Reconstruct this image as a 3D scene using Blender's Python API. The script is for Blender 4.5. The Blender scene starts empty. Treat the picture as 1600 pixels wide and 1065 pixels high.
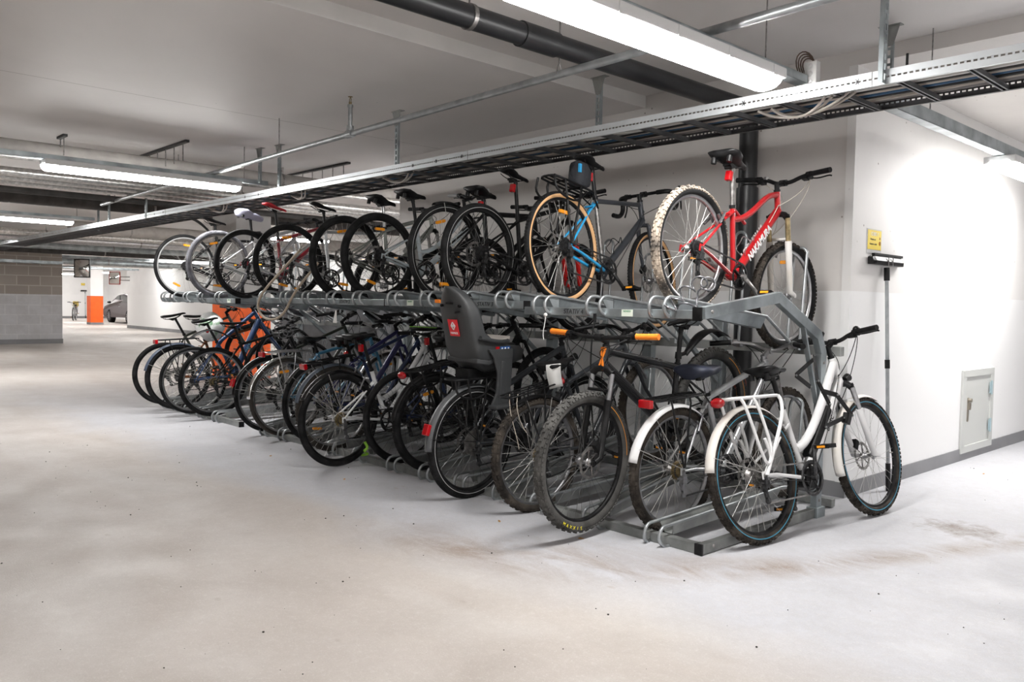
import bpy, math, random
from math import sin, cos, pi, radians, atan2, sqrt, hypot
from mathutils import Vector, Matrix, noise
random.seed(7)
S = bpy.context.scene
COL = S.collection
V = Vector
# ------------------------------------------------------------------ render look
S.view_settings.view_transform = 'Standard'
S.view_settings.look = 'None'
S.view_settings.gamma = 1
S.view_settings.use_curve_mapping = False
S.view_settings.exposure = .78
# ------------------------------------------------------------------ camera
H = 1.23
PITCH, ROLL, YAW, FPX = 0.044115, 0.01819, 0.821074, 1285.2
def make_camera():
    F = V((-sin(YAW), cos(YAW), 0)); R = V((cos(YAW), sin(YAW), 0)); U = V((0, 0, 1))
    F2 = F*cos(PITCH)-U*sin(PITCH); U2 = U*cos(PITCH)+F*sin(PITCH)
    R3 = R*cos(ROLL)+U2*sin(ROLL); U3 = U2*cos(ROLL)-R*sin(ROLL)
    cd = bpy.data.cameras.new('camera'); cd.lens = FPX/1600*36; cd.sensor_width = 36; cd.sensor_fit = 'HORIZONTAL'
    cd.clip_end = 300; cd.clip_start = .05
    co = bpy.data.objects.new('camera', cd); COL.objects.link(co)
    m = Matrix.Identity(4)
    for i in range(3):
        m[i][0] = R3[i]; m[i][1] = U3[i]; m[i][2] = -F2[i]
    m[0][3] = 0; m[1][3] = 0; m[2][3] = H
    co.matrix_world = m
    S.camera = co
make_camera()
# ------------------------------------------------------------------ materials
MATS = {}
def mat(name, col, rough=.5, metal=0., var=0., scale=8., bump=0., bscale=60., emit=None, es=0., trans=0., coat=0., col2=None, alpha=None):
    if name in MATS: return MATS[name]
    m = bpy.data.materials.new(name); m.use_nodes = True; nt = m.node_tree; N = nt.nodes; L = nt.links
    b = N['Principled BSDF']
    c = (*col, 1)
    b.inputs['Base Color'].default_value = c
    b.inputs['Roughness'].default_value = rough; b.inputs['Metallic'].default_value = metal
    if coat: b.inputs['Coat Weight'].default_value = coat; b.inputs['Coat Roughness'].default_value = .15
    if trans: b.inputs['Transmission Weight'].default_value = trans
    if alpha is not None: b.inputs['Alpha'].default_value = alpha
    if emit: b.inputs['Emission Color'].default_value = (*emit, 1); b.inputs['Emission Strength'].default_value = es
    tc = N.new('ShaderNodeTexCoord')
    if var or col2:
        nz = N.new('ShaderNodeTexNoise'); nz.inputs['Scale'].default_value = scale; nz.inputs['Detail'].default_value = 5
        L.new(tc.outputs['Object'], nz.inputs['Vector'])
        cr = N.new('ShaderNodeValToRGB'); L.new(nz.outputs['Fac'], cr.inputs['Fac'])
        c2 = col2 if col2 else tuple(min(1, x*(1+var)+var*.03) for x in col)
        c1 = col if col2 else tuple(max(0, x*(1-var)) for x in col)
        lo, hi = (.55, .62) if name == 'plastic_bag' else (.35, .65)
        cr.color_ramp.elements[0].position = lo; cr.color_ramp.elements[0].color = (*c1, 1)
        cr.color_ramp.elements[1].position = hi; cr.color_ramp.elements[1].color = (*c2, 1)
        L.new(cr.outputs['Color'], b.inputs['Base Color'])
    if bump:
        n2 = N.new('ShaderNodeTexNoise'); n2.inputs['Scale'].default_value = bscale; n2.inputs['Detail'].default_value = 3
        L.new(tc.outputs['Object'], n2.inputs['Vector'])
        bp = N.new('ShaderNodeBump'); bp.inputs['Strength'].default_value = bump; bp.inputs['Distance'].default_value = .004
        L.new(n2.outputs['Fac'], bp.inputs['Height']); L.new(bp.outputs['Normal'], b.inputs['Normal'])
    MATS[name] = m
    return m
def nospec(m, v=.25):
    m.node_tree.nodes['Principled BSDF'].inputs['Specular IOR Level'].default_value = v; return m
BLACK = mat('satin_black', (.004, .004, .0045), .42, var=.25, scale=20)
GLOSS = mat('gloss_black', (.005, .005, .006), .22, coat=.3)
RUB = mat('tyre_rubber', (.0055, .0055, .006), .75, var=.3, scale=14, bump=.4, bscale=150)
RUBG = mat('worn_grey_rubber', (.06, .058, .054), .85, var=.4, scale=9, bump=.5, bscale=120)
MUD = mat('mud_caked_rubber', (.014, .012, .011), .9, col2=(.075, .063, .052), scale=11, bump=.8, bscale=90)
MUDL = mat('pale_mud_rubber', (.045, .04, .036), .92, col2=(.42, .35, .28), scale=7, bump=.8, bscale=80)
DUSTY = mat('dusty_grey_rubber', (.085, .085, .095), .9, col2=(.17, .17, .19), scale=12, bump=.6, bscale=90)
TAN = mat('tan_sidewall', (.62, .36, .17), .7, var=.1)
STRIPE = mat('reflective_stripe', (.5, .5, .5), .4)
ORL = mat('orange_tyre_line', (.9, .35, .03), .6)
BLL = mat('blue_tyre_line', (.05, .28, .42), .6)
SIL = mat('polished_alloy', (.5, .5, .51), .28, 1., var=.1, scale=30)
ALU = mat('brushed_alloy', (.32, .32, .33), .4, 1., var=.15, scale=30)
STEEL = mat('dull_steel', (.3, .29, .28), .45, 1., var=.3, scale=40)
DRK = mat('dark_steel', (.06, .06, .062), .45, .8, var=.4, scale=50)
GOLD = mat('dirty_brass_steel', (.33, .26, .14), .5, .8, var=.35, scale=40)
SPK = mat('spoke_steel', (.5, .49, .47), .55, .85)
SPKD = mat('dark_spoke', (.12, .12, .12), .4, .7)
CHROME = mat('chrome', (.8, .8, .8), .15, 1.)
ORF = mat('orange_reflector', (.95, .36, .02), .25, coat=.6, emit=None)
REDL = mat('red_lens', (.42, .004, .008), .2, coat=.7)
CLEAR = mat('clear_lens', (.8, .8, .82), .1, coat=.6)
WHITE = mat('white_paint', (.82, .82, .82), .35, var=.06, scale=10, coat=.3)
WHITEM = mat('muddy_white_paint', (.8, .79, .77), .5, col2=(.72, .67, .6), scale=5)
GALV = mat('galvanised_steel', (.36, .40, .415), .42, .75, var=.28, scale=6, bump=.15, bscale=30)
GALVD = mat('galvanised_steel_dirty', (.30, .31, .30), .5, .6, var=.35, scale=5, bump=.2, bscale=30)
GALVT = mat('galvanised_tube', (.36, .38, .39), .38, .7, var=.18, scale=12)
PLAST = mat('grey_plastic', (.04, .042, .044), .5, var=.08, bump=.1, bscale=300)
for m_ in (BLACK, RUB, MUD, DRK): nospec(m_)
def paint(name, col, metal=.1, rough=.3): return mat(name, col, rough, metal, var=.1, scale=12, coat=.5)
# ------------------------------------------------------------------ mesh builder
class MB:
    def __init__(s): s.v = []; s.f = []; s.m = []; s.sm = []; s.cur = 0; s.smooth = True
    def add(s, vs, fs, sm=None, mi=None):
        o = len(s.v); s.v += [tuple(x) for x in vs]
        for f in fs: s.f.append(tuple(i+o for i in f)); s.m.append(s.cur if mi is None else mi); s.sm.append(s.smooth if sm is None else sm)
    def box(s, c, d, rot=None, mi=None):
        c = V(c); hx, hy, hz = d[0]/2, d[1]/2, d[2]/2
        vs = [V((x, y, z)) for x in (-hx, hx) for y in (-hy, hy) for z in (-hz, hz)]
        if rot is not None: vs = [rot @ q for q in vs]
        s.add([c+q for q in vs], [(0, 1, 3, 2), (4, 6, 7, 5), (0, 4, 5, 1), (2, 3, 7, 6), (0, 2, 6, 4), (1, 5, 7, 3)], False, mi)
    def bar(s, a, b, w, h, up=(0, 0, 1), mi=None):
        a = V(a); b = V(b); d = (b-a); L = d.length
        if L < 1e-6: return
        d.normalize(); u = V(up); side = d.cross(u)
        if side.length < 1e-4: side = d.cross(V((1, 0, 0)))
        side.normalize(); u = side.cross(d)
        vs = []
        for p in (a, b):
            for (i, j) in ((-1, -1), (1, -1), (1, 1), (-1, 1)): vs.append(p+side*(i*w/2)+u*(j*h/2))
        s.add(vs, [(0, 3, 2, 1), (4, 5, 6, 7), (0, 1, 5, 4), (1, 2, 6, 5), (2, 3, 7, 6), (3, 0, 4, 7)], False, mi)
    def tube(s, pts, r, n=8, closed=False, cap=True, mi=None, sy=1.0, sm=True):
        pts = [V(p) for p in pts]; k = len(pts)
        if k < 2: return
        rs = list(r) if isinstance(r, (list, tuple)) else [r]*k
        tg = []
        for i in range(k):
            if closed: t = pts[(i+1) % k]-pts[i-1]
            elif i == 0: t = pts[1]-pts[0]
            elif i == k-1: t = pts[-1]-pts[-2]
            else: t = (pts[i+1]-pts[i]).normalized()+(pts[i]-pts[i-1]).normalized()
            if t.length < 1e-9: t = V((0, 0, 1))
            tg.append(t.normalized())
        ref = V((0, 0, 1)) if abs(tg[0].z) < .9 else V((0, 1, 0))
        nrm = (ref-tg[0]*ref.dot(tg[0])).normalized()
        vs = []
        for i in range(k):
            t = tg[i]
            nn = nrm-t*nrm.dot(t)
            nrm = nn.normalized() if nn.length > 1e-6 else nrm
            bn = t.cross(nrm)
            for j in range(n):
                a = 2*pi*j/n
                vs.append(pts[i]+nrm*(cos(a)*rs[i])+bn*(sin(a)*rs[i]*sy))
        fs = []
        for i in range(k if closed else k-1):
            i2 = (i+1) % k
            for j in range(n):
                j2 = (j+1) % n
                fs.append((i*n+j, i*n+j2, i2*n+j2, i2*n+j))
        s.add(vs, fs, sm, mi)
        if cap and not closed:
            s.add([vs[j] for j in range(n)], [tuple(reversed(range(n)))], False, mi)
            s.add([vs[(k-1)*n+j] for j in range(n)], [tuple(range(n))], False, mi)
    def lathe(s, prof, c=(0, 0, 0), n=32, axis='Y', mi=None, closed=False, sm=True, a0=0, a1=2*pi):
        """prof: list of (radius, axial)"""
        c = V(c); full = abs(a1-a0-2*pi) < 1e-6; vs = []; m = len(prof); nn = n if full else n+1
        for i in range(nn):
            a = a0+(a1-a0)*i/n
            for (r, h) in prof:
                if axis == 'Y': p = V((r*cos(a), h, r*sin(a)))
                elif axis == 'Z': p = V((r*cos(a), r*sin(a), h))
                else: p = V((h, r*cos(a), r*sin(a)))
                vs.append(c+p)
        fs = []
        for i in range(n):
            i2 = (i+1) % nn
            for j in range(m if closed else m-1):
                j2 = (j+1) % m
                fs.append((i*m+j, i*m+j2, i2*m+j2, i2*m+j))
        s.add(vs, fs, sm, mi)
    def loft(s, rings, cap=True, mi=None, sm=True, closed=True):
        n = len(rings[0]); vs = [V(p) for r in rings for p in r]; fs = []
        for i in range(len(rings)-1):
            for j in range(n if closed else n-1):
                j2 = (j+1) % n; fs.append((i*n+j, i*n+j2, (i+1)*n+j2, (i+1)*n+j))
        if cap and closed: fs.append(tuple(reversed(range(n)))); fs.append(tuple((len(rings)-1)*n+j for j in range(n)))
        s.add(vs, fs, sm, mi)
    def quad(s, a, b, c, d, mi=None): s.add([a, b, c, d], [(0, 1, 2, 3)], False, mi)
    def ball(s, c, r, n=10, mi=None, sc=(1, 1, 1)):
        c = V(c); rings = []
        for i in range(n//2+1):
            t = pi*i/(n//2)
            rings.append([c+V((sin(t)*cos(2*pi*j/n)*r*sc[0], sin(t)*sin(2*pi*j/n)*r*sc[1], -cos(t)*r*sc[2])) for j in range(n)])
        s.loft(rings, cap=False, mi=mi)
    def mesh(s, name):
        me = bpy.data.meshes.new(name); me.from_pydata(s.v, [], s.f)
        me.polygons.foreach_set('material_index', s.m); me.polygons.foreach_set('use_smooth', s.sm)
        me.update(); return me
    def build(s, name, mats, parent=None, mx=None, bevel=0):
        me = s.mesh(name)
        return link(name, me, mats, parent, mx, bevel)
def link(name, me, mats, parent=None, mx=None, bevel=0):
    o = bpy.data.objects.new(name, me)
    if not me.materials:
        for m in (mats if isinstance(mats, (list, tuple)) else [mats]): me.materials.append(m)
    COL.objects.link(o)
    if parent is not None: o.parent = parent
    if mx is not None: o.matrix_basis = mx
    if bevel:
        b = o.modifiers.new('b', 'BEVEL'); b.width = bevel; b.segments = 2; b.limit_method = 'ANGLE'; b.angle_limit = radians(50)
    return o
def thing(name, label, cat, mx=None, group=None):
    o = bpy.data.objects.new(name, None); o.empty_display_size = .1; COL.objects.link(o)
    if mx is not None: o.matrix_basis = mx
    tag(o, label, cat, group); return o
def tag(o, label, cat, group=None):
    o['label'] = label; o['category'] = cat
    if group: o['group'] = group
    return o
def struct(o): o['kind'] = 'structure'; return o
def text(name, body, size, m, parent, mx, ext=.0008, shear=0., sx=1., bold=0.):
    cu = bpy.data.curves.new(name, 'FONT'); cu.body = body; cu.size = size; cu.extrude = ext; cu.align_x = 'CENTER'; cu.align_y = 'CENTER'; cu.shear = shear; cu.offset = bold
    cu.materials.append(m)
    tmp = bpy.data.objects.new(name, cu); me = bpy.data.meshes.new_from_object(tmp); bpy.data.objects.remove(tmp)
    me.name = name; o = bpy.data.objects.new(name, me); COL.objects.link(o)
    if not me.materials: me.materials.append(m)
    if parent is not None: o.parent = parent
    o.matrix_basis = mx @ Matrix.Diagonal((sx, 1, 1, 1)) if sx != 1 else mx
    return o
def T(x, y, z): return Matrix.Translation((x, y, z))
def frame_mx(o, x, y, z):
    m = Matrix.Identity(4)
    for i in range(3): m[i][0] = x[i]; m[i][1] = y[i]; m[i][2] = z[i]; m[i][3] = o[i]
    return m
def arc(c, r, a0, a1, n, plane='XZ'):
    out = []
    for i in range(n+1):
        a = a0+(a1-a0)*i/n
        if plane == 'XZ': out.append(V((c[0]+r*cos(a), c[1], c[2]+r*sin(a))))
        elif plane == 'YZ': out.append(V((c[0], c[1]+r*cos(a), c[2]+r*sin(a))))
        else: out.append(V((c[0]+r*cos(a), c[1]+r*sin(a), c[2])))
    return out
def bez(p0, p1, p2, p3, n=10):
    p0, p1, p2, p3 = V(p0), V(p1), V(p2), V(p3)
    return [p0*(1-t)**3+p1*3*t*(1-t)**2+p2*3*t*t*(1-t)+p3*t**3 for t in [i/n for i in range(n+1)]]
def smooth(pts, it=2):
    pts = [V(p) for p in pts]
    for _ in range(it):
        q = [pts[0]]
        for a, b in zip(pts, pts[1:]): q += [a*.75+b*.25, a*.25+b*.75]
        q.append(pts[-1]); pts = q
    return pts
# ================================================================== SETTING
WX, WY = -2.43, 5.266
CE = 2.81; CE2 = 2.905
def nodes_of(name):
    m = bpy.data.materials.new(name); m.use_nodes = True; MATS[name] = m
    return m, m.node_tree.nodes, m.node_tree.links, m.node_tree.nodes['Principled BSDF']
def ramp(N, L, src, stops):
    r = N.new('ShaderNodeValToRGB'); L.new(src, r.inputs['Fac']); e = r.color_ramp.elements
    while len(e) < len(stops): e.new(.5)
    for i, (p, c) in enumerate(stops): e[i].position = p; e[i].color = (c, c, c, 1) if isinstance(c, (int, float)) else (*c, 1)
    return r.outputs['Color']
def nz(N, L, vec, sc, det=4, rough=.55, dist=0, mscale=None):
    if mscale:
        mp = N.new('ShaderNodeMapping'); mp.inputs['Scale'].default_value = mscale; L.new(vec, mp.inputs['Vector']); vec = mp.outputs['Vector']
    n = N.new('ShaderNodeTexNoise'); n.inputs['Scale'].default_value = sc; n.inputs['Detail'].default_value = det
    n.inputs['Roughness'].default_value = rough; n.inputs['Distortion'].default_value = dist
    L.new(vec, n.inputs['Vector']); return n.outputs['Fac']
def mth(N, L, op, a, b=None, c=None, clamp=False):
    n = N.new('ShaderNodeMath'); n.operation = op; n.use_clamp = clamp
    for i, x in enumerate((a, b, c)):
        if x is None: continue
        if isinstance(x, (int, float)): n.inputs[i].default_value = x
        else: L.new(x, n.inputs[i])
    return n.outputs[0]
def mixc(N, L, fac, a, b, mode='MIX'):
    n = N.new('ShaderNodeMix'); n.data_type = 'RGBA'; n.blend_type = mode
    for sock, x in ((n.inputs[0], fac), (n.inputs[6], a), (n.inputs[7], b)):
        if isinstance(x, (int, float)): sock.default_value = x
        elif isinstance(x, tuple): sock.default_value = (*x, 1)
        else: L.new(x, sock)
    return n.outputs[2]
def floor_mat():
    m, N, L, b = nodes_of('painted_dusty_floor')
    tc = N.new('ShaderNodeTexCoord').outputs['Object']
    sx = N.new('ShaderNodeSeparateXYZ'); L.new(tc, sx.inputs[0])
    big = nz(N, L, tc, .55, 4, .6, .6)
    # grey painted strip along the rack, bare dusty aisle elsewhere
    edge = mth(N, L, 'ADD', sx.outputs['Y'], mth(N, L, 'MULTIPLY', mth(N, L, 'SUBTRACT', big, .5), 1.1))
    # the edge swings out towards the viewer with distance along -X
    edge = mth(N, L, 'ADD', edge, mth(N, L, 'MULTIPLY', mth(N, L, 'ADD', sx.outputs['X'], 3.0), -.03))
    near = mth(N, L, 'DIVIDE', mth(N, L, 'SUBTRACT', edge, 2.3), .5, clamp=True)
    far = mth(N, L, 'DIVIDE', mth(N, L, 'ADD', sx.outputs['X'], 13.), 4., clamp=True)
    fac = mth(N, L, 'MULTIPLY', near, far)
    tanc = ramp(N, L, nz(N, L, tc, 1.1, 6, .65, .8), [(.25, (.44, .395, .36)), (.5, (.52, .475, .44)), (.8, (.56, .52, .485))])
    tan2 = mixc(N, L, ramp(N, L, nz(N, L, tc, .35, 3, .5, 1.2, (1, 3, 1)), [(.45, 0.), (.62, .4)]), tanc, (.63, .61, .59))
    grey = ramp(N, L, nz(N, L, tc, 2.2, 5, .6), [(.3, (.50, .505, .535)), (.7, (.56, .565, .60))])
    c = mixc(N, L, fac, tan2, grey)
    # brown mud streaks swept in an arc in front of and beside the rack
    st = ramp(N, L, nz(N, L, tc, 1.5, 8, .72, 1.2, (1, 2.2, 1)), [(.36, 0.), (.60, .85)])
    # arc: y = 2.95 + .36 (x+3.4) + .55 (x+2.6)^2 for x > -2.6, fading out to the left
    xx = mth(N, L, 'MAXIMUM', mth(N, L, 'ADD', sx.outputs['X'], 2.7), 0.)
    arc_ = mth(N, L, 'ADD', mth(N, L, 'ADD', mth(N, L, 'MULTIPLY', mth(N, L, 'ADD', sx.outputs['X'], 3.4), .30), 2.62), mth(N, L, 'MULTIPLY', mth(N, L, 'MULTIPLY', xx, xx), .95))
    dist = mth(N, L, 'ABSOLUTE', mth(N, L, 'ADD', mth(N, L, 'SUBTRACT', sx.outputs['Y'], arc_), mth(N, L, 'MULTIPLY', mth(N, L, 'SUBTRACT', nz(N, L, tc, 1.3, 3), .5), .5)))
    band = mth(N, L, 'MULTIPLY', mth(N, L, 'SUBTRACT', 1, mth(N, L, 'DIVIDE', dist, .42), clamp=True), mth(N, L, 'DIVIDE', mth(N, L, 'ADD', sx.outputs['X'], 4.3), 1.2, clamp=True))
    c = mixc(N, L, mth(N, L, 'MULTIPLY', st, band), c, (.27, .20, .15))
    # faint curved tyre tracks
    tr = N.new('ShaderNodeTexWave'); tr.wave_type = 'RINGS'; tr.rings_direction = 'Z'; tr.inputs['Scale'].default_value = .55; tr.inputs['Distortion'].default_value = 1.5; tr.inputs['Detail'].default_value = 3
    mp3 = N.new('ShaderNodeMapping'); mp3.inputs['Location'].default_value = (6.0, 3.5, 0); L.new(tc, mp3.inputs['Vector']); L.new(mp3.outputs['Vector'], tr.inputs['Vector'])
    c = mixc(N, L, mth(N, L, 'MULTIPLY', ramp(N, L, tr.outputs['Fac'], [(.45, 0.), (.8, .10)]), mth(N, L, 'SUBTRACT', 1.0, fac)), c, (.42, .375, .335))
    # one dark mud patch to the right of the bikes
    dx = mth(N, L, 'DIVIDE', mth(N, L, 'ADD', sx.outputs['X'], 1.62), .26); dy = mth(N, L, 'DIVIDE', mth(N, L, 'SUBTRACT', sx.outputs['Y'], 5.05), .2)
    rr = mth(N, L, 'SQRT', mth(N, L, 'ADD', mth(N, L, 'MULTIPLY', dx, dx), mth(N, L, 'MULTIPLY', dy, dy)))
    rr = mth(N, L, 'ADD', rr, mth(N, L, 'MULTIPLY', mth(N, L, 'SUBTRACT', nz(N, L, tc, 9, 6, .7), .5), 3.2))
    c = mixc(N, L, mth(N, L, 'MULTIPLY', mth(N, L, 'SUBTRACT', 1.0, rr, clamp=True), .85), c, (.17, .12, .085))
    # oval damp spots and pale drag lines, fine speckle
    v = N.new('ShaderNodeTexVoronoi'); v.inputs['Scale'].default_value = 2.1
    mp = N.new('ShaderNodeMapping'); mp.inputs['Scale'].default_value = (1.0, 1.7, 1); mp.inputs['Rotation'].default_value = (0, 0, .7); L.new(tc, mp.inputs['Vector']); L.new(mp.outputs['Vector'], v.inputs['Vector'])
    spots = ramp(N, L, v.outputs['Distance'], [(.035, .42), (.06, 0.)])
    c = mixc(N, L, spots, c, (.36, .31, .27))
    c = mixc(N, L, ramp(N, L, nz(N, L, tc, 17, 6, .75), [(.38, .16), (.6, 0.)]), c, (.36, .32, .29))
    c = mixc(N, L, ramp(N, L, nz(N, L, tc, 38, 4, .7), [(.54, 0.), (.7, .22)]), c, (.74, .72, .70))
    sp = ramp(N, L, nz(N, L, tc, 190, 2, .6), [(.30, .35), (.42, 0.)])
    c = mixc(N, L, sp, c, (.33, .29, .26))
    sp2 = ramp(N, L, nz(N, L, tc, 120, 2, .6), [(.58, 0.), (.72, .4)])
    c = mixc(N, L, sp2, c, (.72, .70, .68))
    L.new(c, b.inputs['Base Color']); b.inputs['Roughness'].default_value = .62
    L.new(ramp(N, L, nz(N, L, tc, 3, 4), [(.3, .42), (.7, .7)]), b.inputs['Roughness'])
    bp = N.new('ShaderNodeBump'); bp.inputs['Strength'].default_value = .25; bp.inputs['Distance'].default_value = .003
    L.new(nz(N, L, tc, 130, 3), bp.inputs['Height']); L.new(bp.outputs['Normal'], b.inputs['Normal'])
    return m
def wall_mat(name, base, top, paint_z=1.36, pits=True):
    """cast concrete, painted; newer bright paint below paint_z"""
    m, N, L, b = nodes_of(name)
    tc = N.new('ShaderNodeTexCoord').outputs['Object']
    sx = N.new('ShaderNodeSeparateXYZ'); L.new(tc, sx.inputs[0])
    k = mth(N, L, 'GREATER_THAN', sx.outputs['Z'], paint_z)
    t = ramp(N, L, nz(N, L, tc, 1.5, 6, .6, .3), [(.3, tuple(x*.95 for x in top)), (.7, tuple(min(1, x*1.03) for x in top))])
    c = mixc(N, L, k, base, t)
    if pits:
        v = N.new('ShaderNodeTexVoronoi'); v.inputs['Scale'].default_value = 9.; L.new(tc, v.inputs['Vector'])
        big = nz(N, L, tc, 1.3, 2)
        pit = mth(N, L, 'MULTIPLY', ramp(N, L, v.outputs['Distance'], [(.045, .8), (.075, 0.)]), ramp(N, L, big, [(.45, 0.), (.6, 1.)]))
        pit = mth(N, L, 'MULTIPLY', pit, mth(N, L, 'ADD', mth(N, L, 'MULTIPLY', k, .85), .15))
        c = mixc(N, L, pit, c, (.2, .17, .15))
        w = N.new('ShaderNodeTexWave'); w.inputs['Scale'].default_value = .33; w.bands_direction = 'Z'
        L.new(tc, w.inputs['Vector'])
    L.new(c, b.inputs['Base Color']); b.inputs['Roughness'].default_value = .6
    bp = N.new('ShaderNodeBump'); bp.inputs['Strength'].default_value = .15; bp.inputs['Distance'].default_value = .004
    L.new(nz(N, L, tc, 25, 4), bp.inputs['Height']); L.new(bp.outputs['Normal'], b.inputs['Normal'])
    return m
JOFF = 8.56
def ceil_mat():
    m, N, L, b = nodes_of('raw_concrete_ceiling')
    tc = N.new('ShaderNodeTexCoord').outputs['Object']
    sx = N.new('ShaderNodeSeparateXYZ'); L.new(tc, sx.inputs[0])
    c = ramp(N, L, nz(N, L, tc, .6, 6, .6, .4), [(.3, (.68, .655, .64)), (.7, (.75, .725, .71))])
    # formwork joints every 2.4 m along X
    fr = mth(N, L, 'ABSOLUTE', mth(N, L, 'SUBTRACT', mth(N, L, 'FRACT', mth(N, L, 'DIVIDE', mth(N, L, 'ADD', sx.outputs['X'], JOFF), 3.6)), .5))
    j = mth(N, L, 'LESS_THAN', fr, .0016)
    c = mixc(N, L, mth(N, L, 'MULTIPLY', j, .6), c, (.2, .18, .16))
    v = N.new('ShaderNodeTexVoronoi'); v.inputs['Scale'].default_value = 3.; L.new(tc, v.inputs['Vector'])
    c = mixc(N, L, ramp(N, L, v.outputs['Distance'], [(.012, .6), (.02, 0.)]), c, (.1, .1, .1))
    L.new(c, b.inputs['Base Color']); b.inputs['Roughness'].default_value = .55
    return m
def block_mat():
    m, N, L, b = nodes_of('concrete_blocks')
    tc = N.new('ShaderNodeTexCoord').outputs['Object']
    sx = N.new('ShaderNodeSeparateXYZ'); L.new(tc, sx.inputs[0])
    cb = N.new('ShaderNodeCombineXYZ'); L.new(sx.outputs['Y'], cb.inputs[0]); L.new(sx.outputs['Z'], cb.inputs[1])
    br = N.new('ShaderNodeTexBrick'); L.new(cb.outputs[0], br.inputs['Vector']); br.inputs['Scale'].default_value = 1.
    br.inputs['Brick Width'].default_value = .53; br.inputs['Row Height'].default_value = .25; br.inputs['Mortar Size'].default_value = .012; br.inputs['Mortar Smooth'].default_value = .1
    br.inputs['Color1'].default_value = (.31, .27, .24, 1); br.inputs['Color2'].default_value = (.36, .32, .285, 1); br.inputs['Mortar'].default_value = (.5, .46, .42, 1)
    b2 = N.new('ShaderNodeTexBrick'); L.new(cb.outputs[0], b2.inputs['Vector']); b2.inputs['Scale'].default_value = 1.
    b2.inputs['Brick Width'].default_value = .53; b2.inputs['Row Height'].default_value = .25; b2.inputs['Mortar Size'].default_value = .012
    b2.inputs['Color1'].default_value = (.56, .56, .58, 1); b2.inputs['Color2'].default_value = (.6, .6, .62, 1); b2.inputs['Mortar'].default_value = (.65, .65, .66, 1)
    k = mth(N, L, 'GREATER_THAN', sx.outputs['Z'], 1.275)
    c = mixc(N, L, k, b2.outputs['Color'], br.outputs['Color'])
    c = mixc(N, L, ramp(N, L, nz(N, L, tc, 3, 6, .7), [(.35, .25), (.6, 0.)]), c, (.3, .28, .26))
    L.new(c, b.inputs['Base Color']); b.inputs['Roughness'].default_value = .8
    return m
FLOORM = floor_mat(); WALLM = wall_mat('painted_concrete_wall', (.86, .855, .85), (.72, .69, .665)); WALLR = wall_mat('painted_concrete_side_wall', (.88, .88, .88), (.80, .785, .77))
WALLF = wall_mat('far_white_wall', (.9, .9, .9), (.89, .89, .89), pits=False); CEILM = ceil_mat(); BLOCKM = block_mat()
BASEM = mat('grey_base_paint', (.25, .25, .26), .6, var=.08, scale=3)
def slab(name, x0, x1, y0, y1, z0, z1, m):
    b = MB(); b.box(((x0+x1)/2, (y0+y1)/2, (z0+z1)/2), (x1-x0, y1-y0, z1-z0)); return struct(b.build(name, m))
slab('floor', -56, 7, -10, 16, -.2, 0, FLOORM)
slab('ceiling', -56, -4.15, -10, 16, CE, CE+.4, CEILM)
slab('ceiling_recess', -4.15, 7, -10, WY, CE2, CE+.4, CEILM)
slab('ceiling_beam', -4.15, 7, WY, 16, CE, CE+.4, WALLM)
slab('trim_1', -4.152, -4.146, -10, WY, CE, CE2, mat('pale_beam_edge', (.74, .73, .71), .6, var=.05, scale=3))
slab('trim_2', WX-.055, WX+.003, WY-.012, WY+.003, .1, CE, WALLR)
slab('wall_back', -7.31, WX, WY, 11.2, 0, CE, WALLM)
# right-hand face of the same block has its own, lighter wall colours
slab('wall_right', WX-.02, WX+.002, WY+.002, 14, 0, CE, WALLR)
slab('baseboard_right', WX+.002, WX+.012, WY-.012, 14, 0, .1, BASEM)
slab('baseboard_back', -7.31, WX+.012, WY-.012, WY-.001, 0, .1, BASEM)
slab('wall_back_end', -7.5, -7.312, WY, 11.2, 0, CE, WALLM)
slab('wall_block', -26, -23.9, -10, 6.08, 0, CE, BLOCKM)
slab('baseboard_block', -23.9, -23.88, -10, 6.09, 0, .12, BASEM)
slab('wall_far_side', -35.2, -7.6, 11.35, 11.6, 0, CE, WALLF)
slab('baseboard_far_side', -35.2, -7.6, 11.335, 11.349, 0, .12, BASEM)
slab('wall_far_end', -52, -51.6, -10, 16, 0, CE, WALLF)
slab('baseboard_far_end', -51.6, -51.58, -10, 16, 0, .12, BASEM)
slab('wall_far_room', -51.6, -7.6, 15.5, 15.7, 0, CE, WALLF)
slab('wall_near_side', -52, 7, -10.2, -10, 0, CE, mat('grey_concrete_wall', (.4, .39, .38), .7, var=.08, scale=2))
slab('wall_near_end', 6.6, 6.8, -10, 16, 0, CE, WALLF)
slab('wall_corridor_end', -2.4, 6.6, 14, 14.2, 0, CE, WALLF)
slab('wall_partition', -10.7, -7.55, 5.5, 5.62, 0, 1.14, mat('dark_grey_partition', (.17, .17, .18), .7, var=.1))  # low dark grey wall behind the lower bikes
ORANGE = mat('orange_column_paint', (.95, .13, .006), .55, var=.06, scale=6)
slab('column_upper', -12.6, -11.76, 5.33, 5.88, 1.17, CE, mat('column_concrete', (.42, .41, .4), .7, var=.1, scale=3))
slab('column_orange_base', -12.602, -11.758, 5.328, 5.882, 0, 1.17, ORANGE)
slab('column_far_upper', -40.1, -39.55, 11.2, 11.72, 1.28, CE, WALLF)
slab('column_far_orange', -40.102, -39.548, 11.198, 11.722, .1, 1.28, ORANGE)
slab('column_far_foot', -40.11, -39.54, 11.19, 11.73, 0, .1, BASEM)
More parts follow.
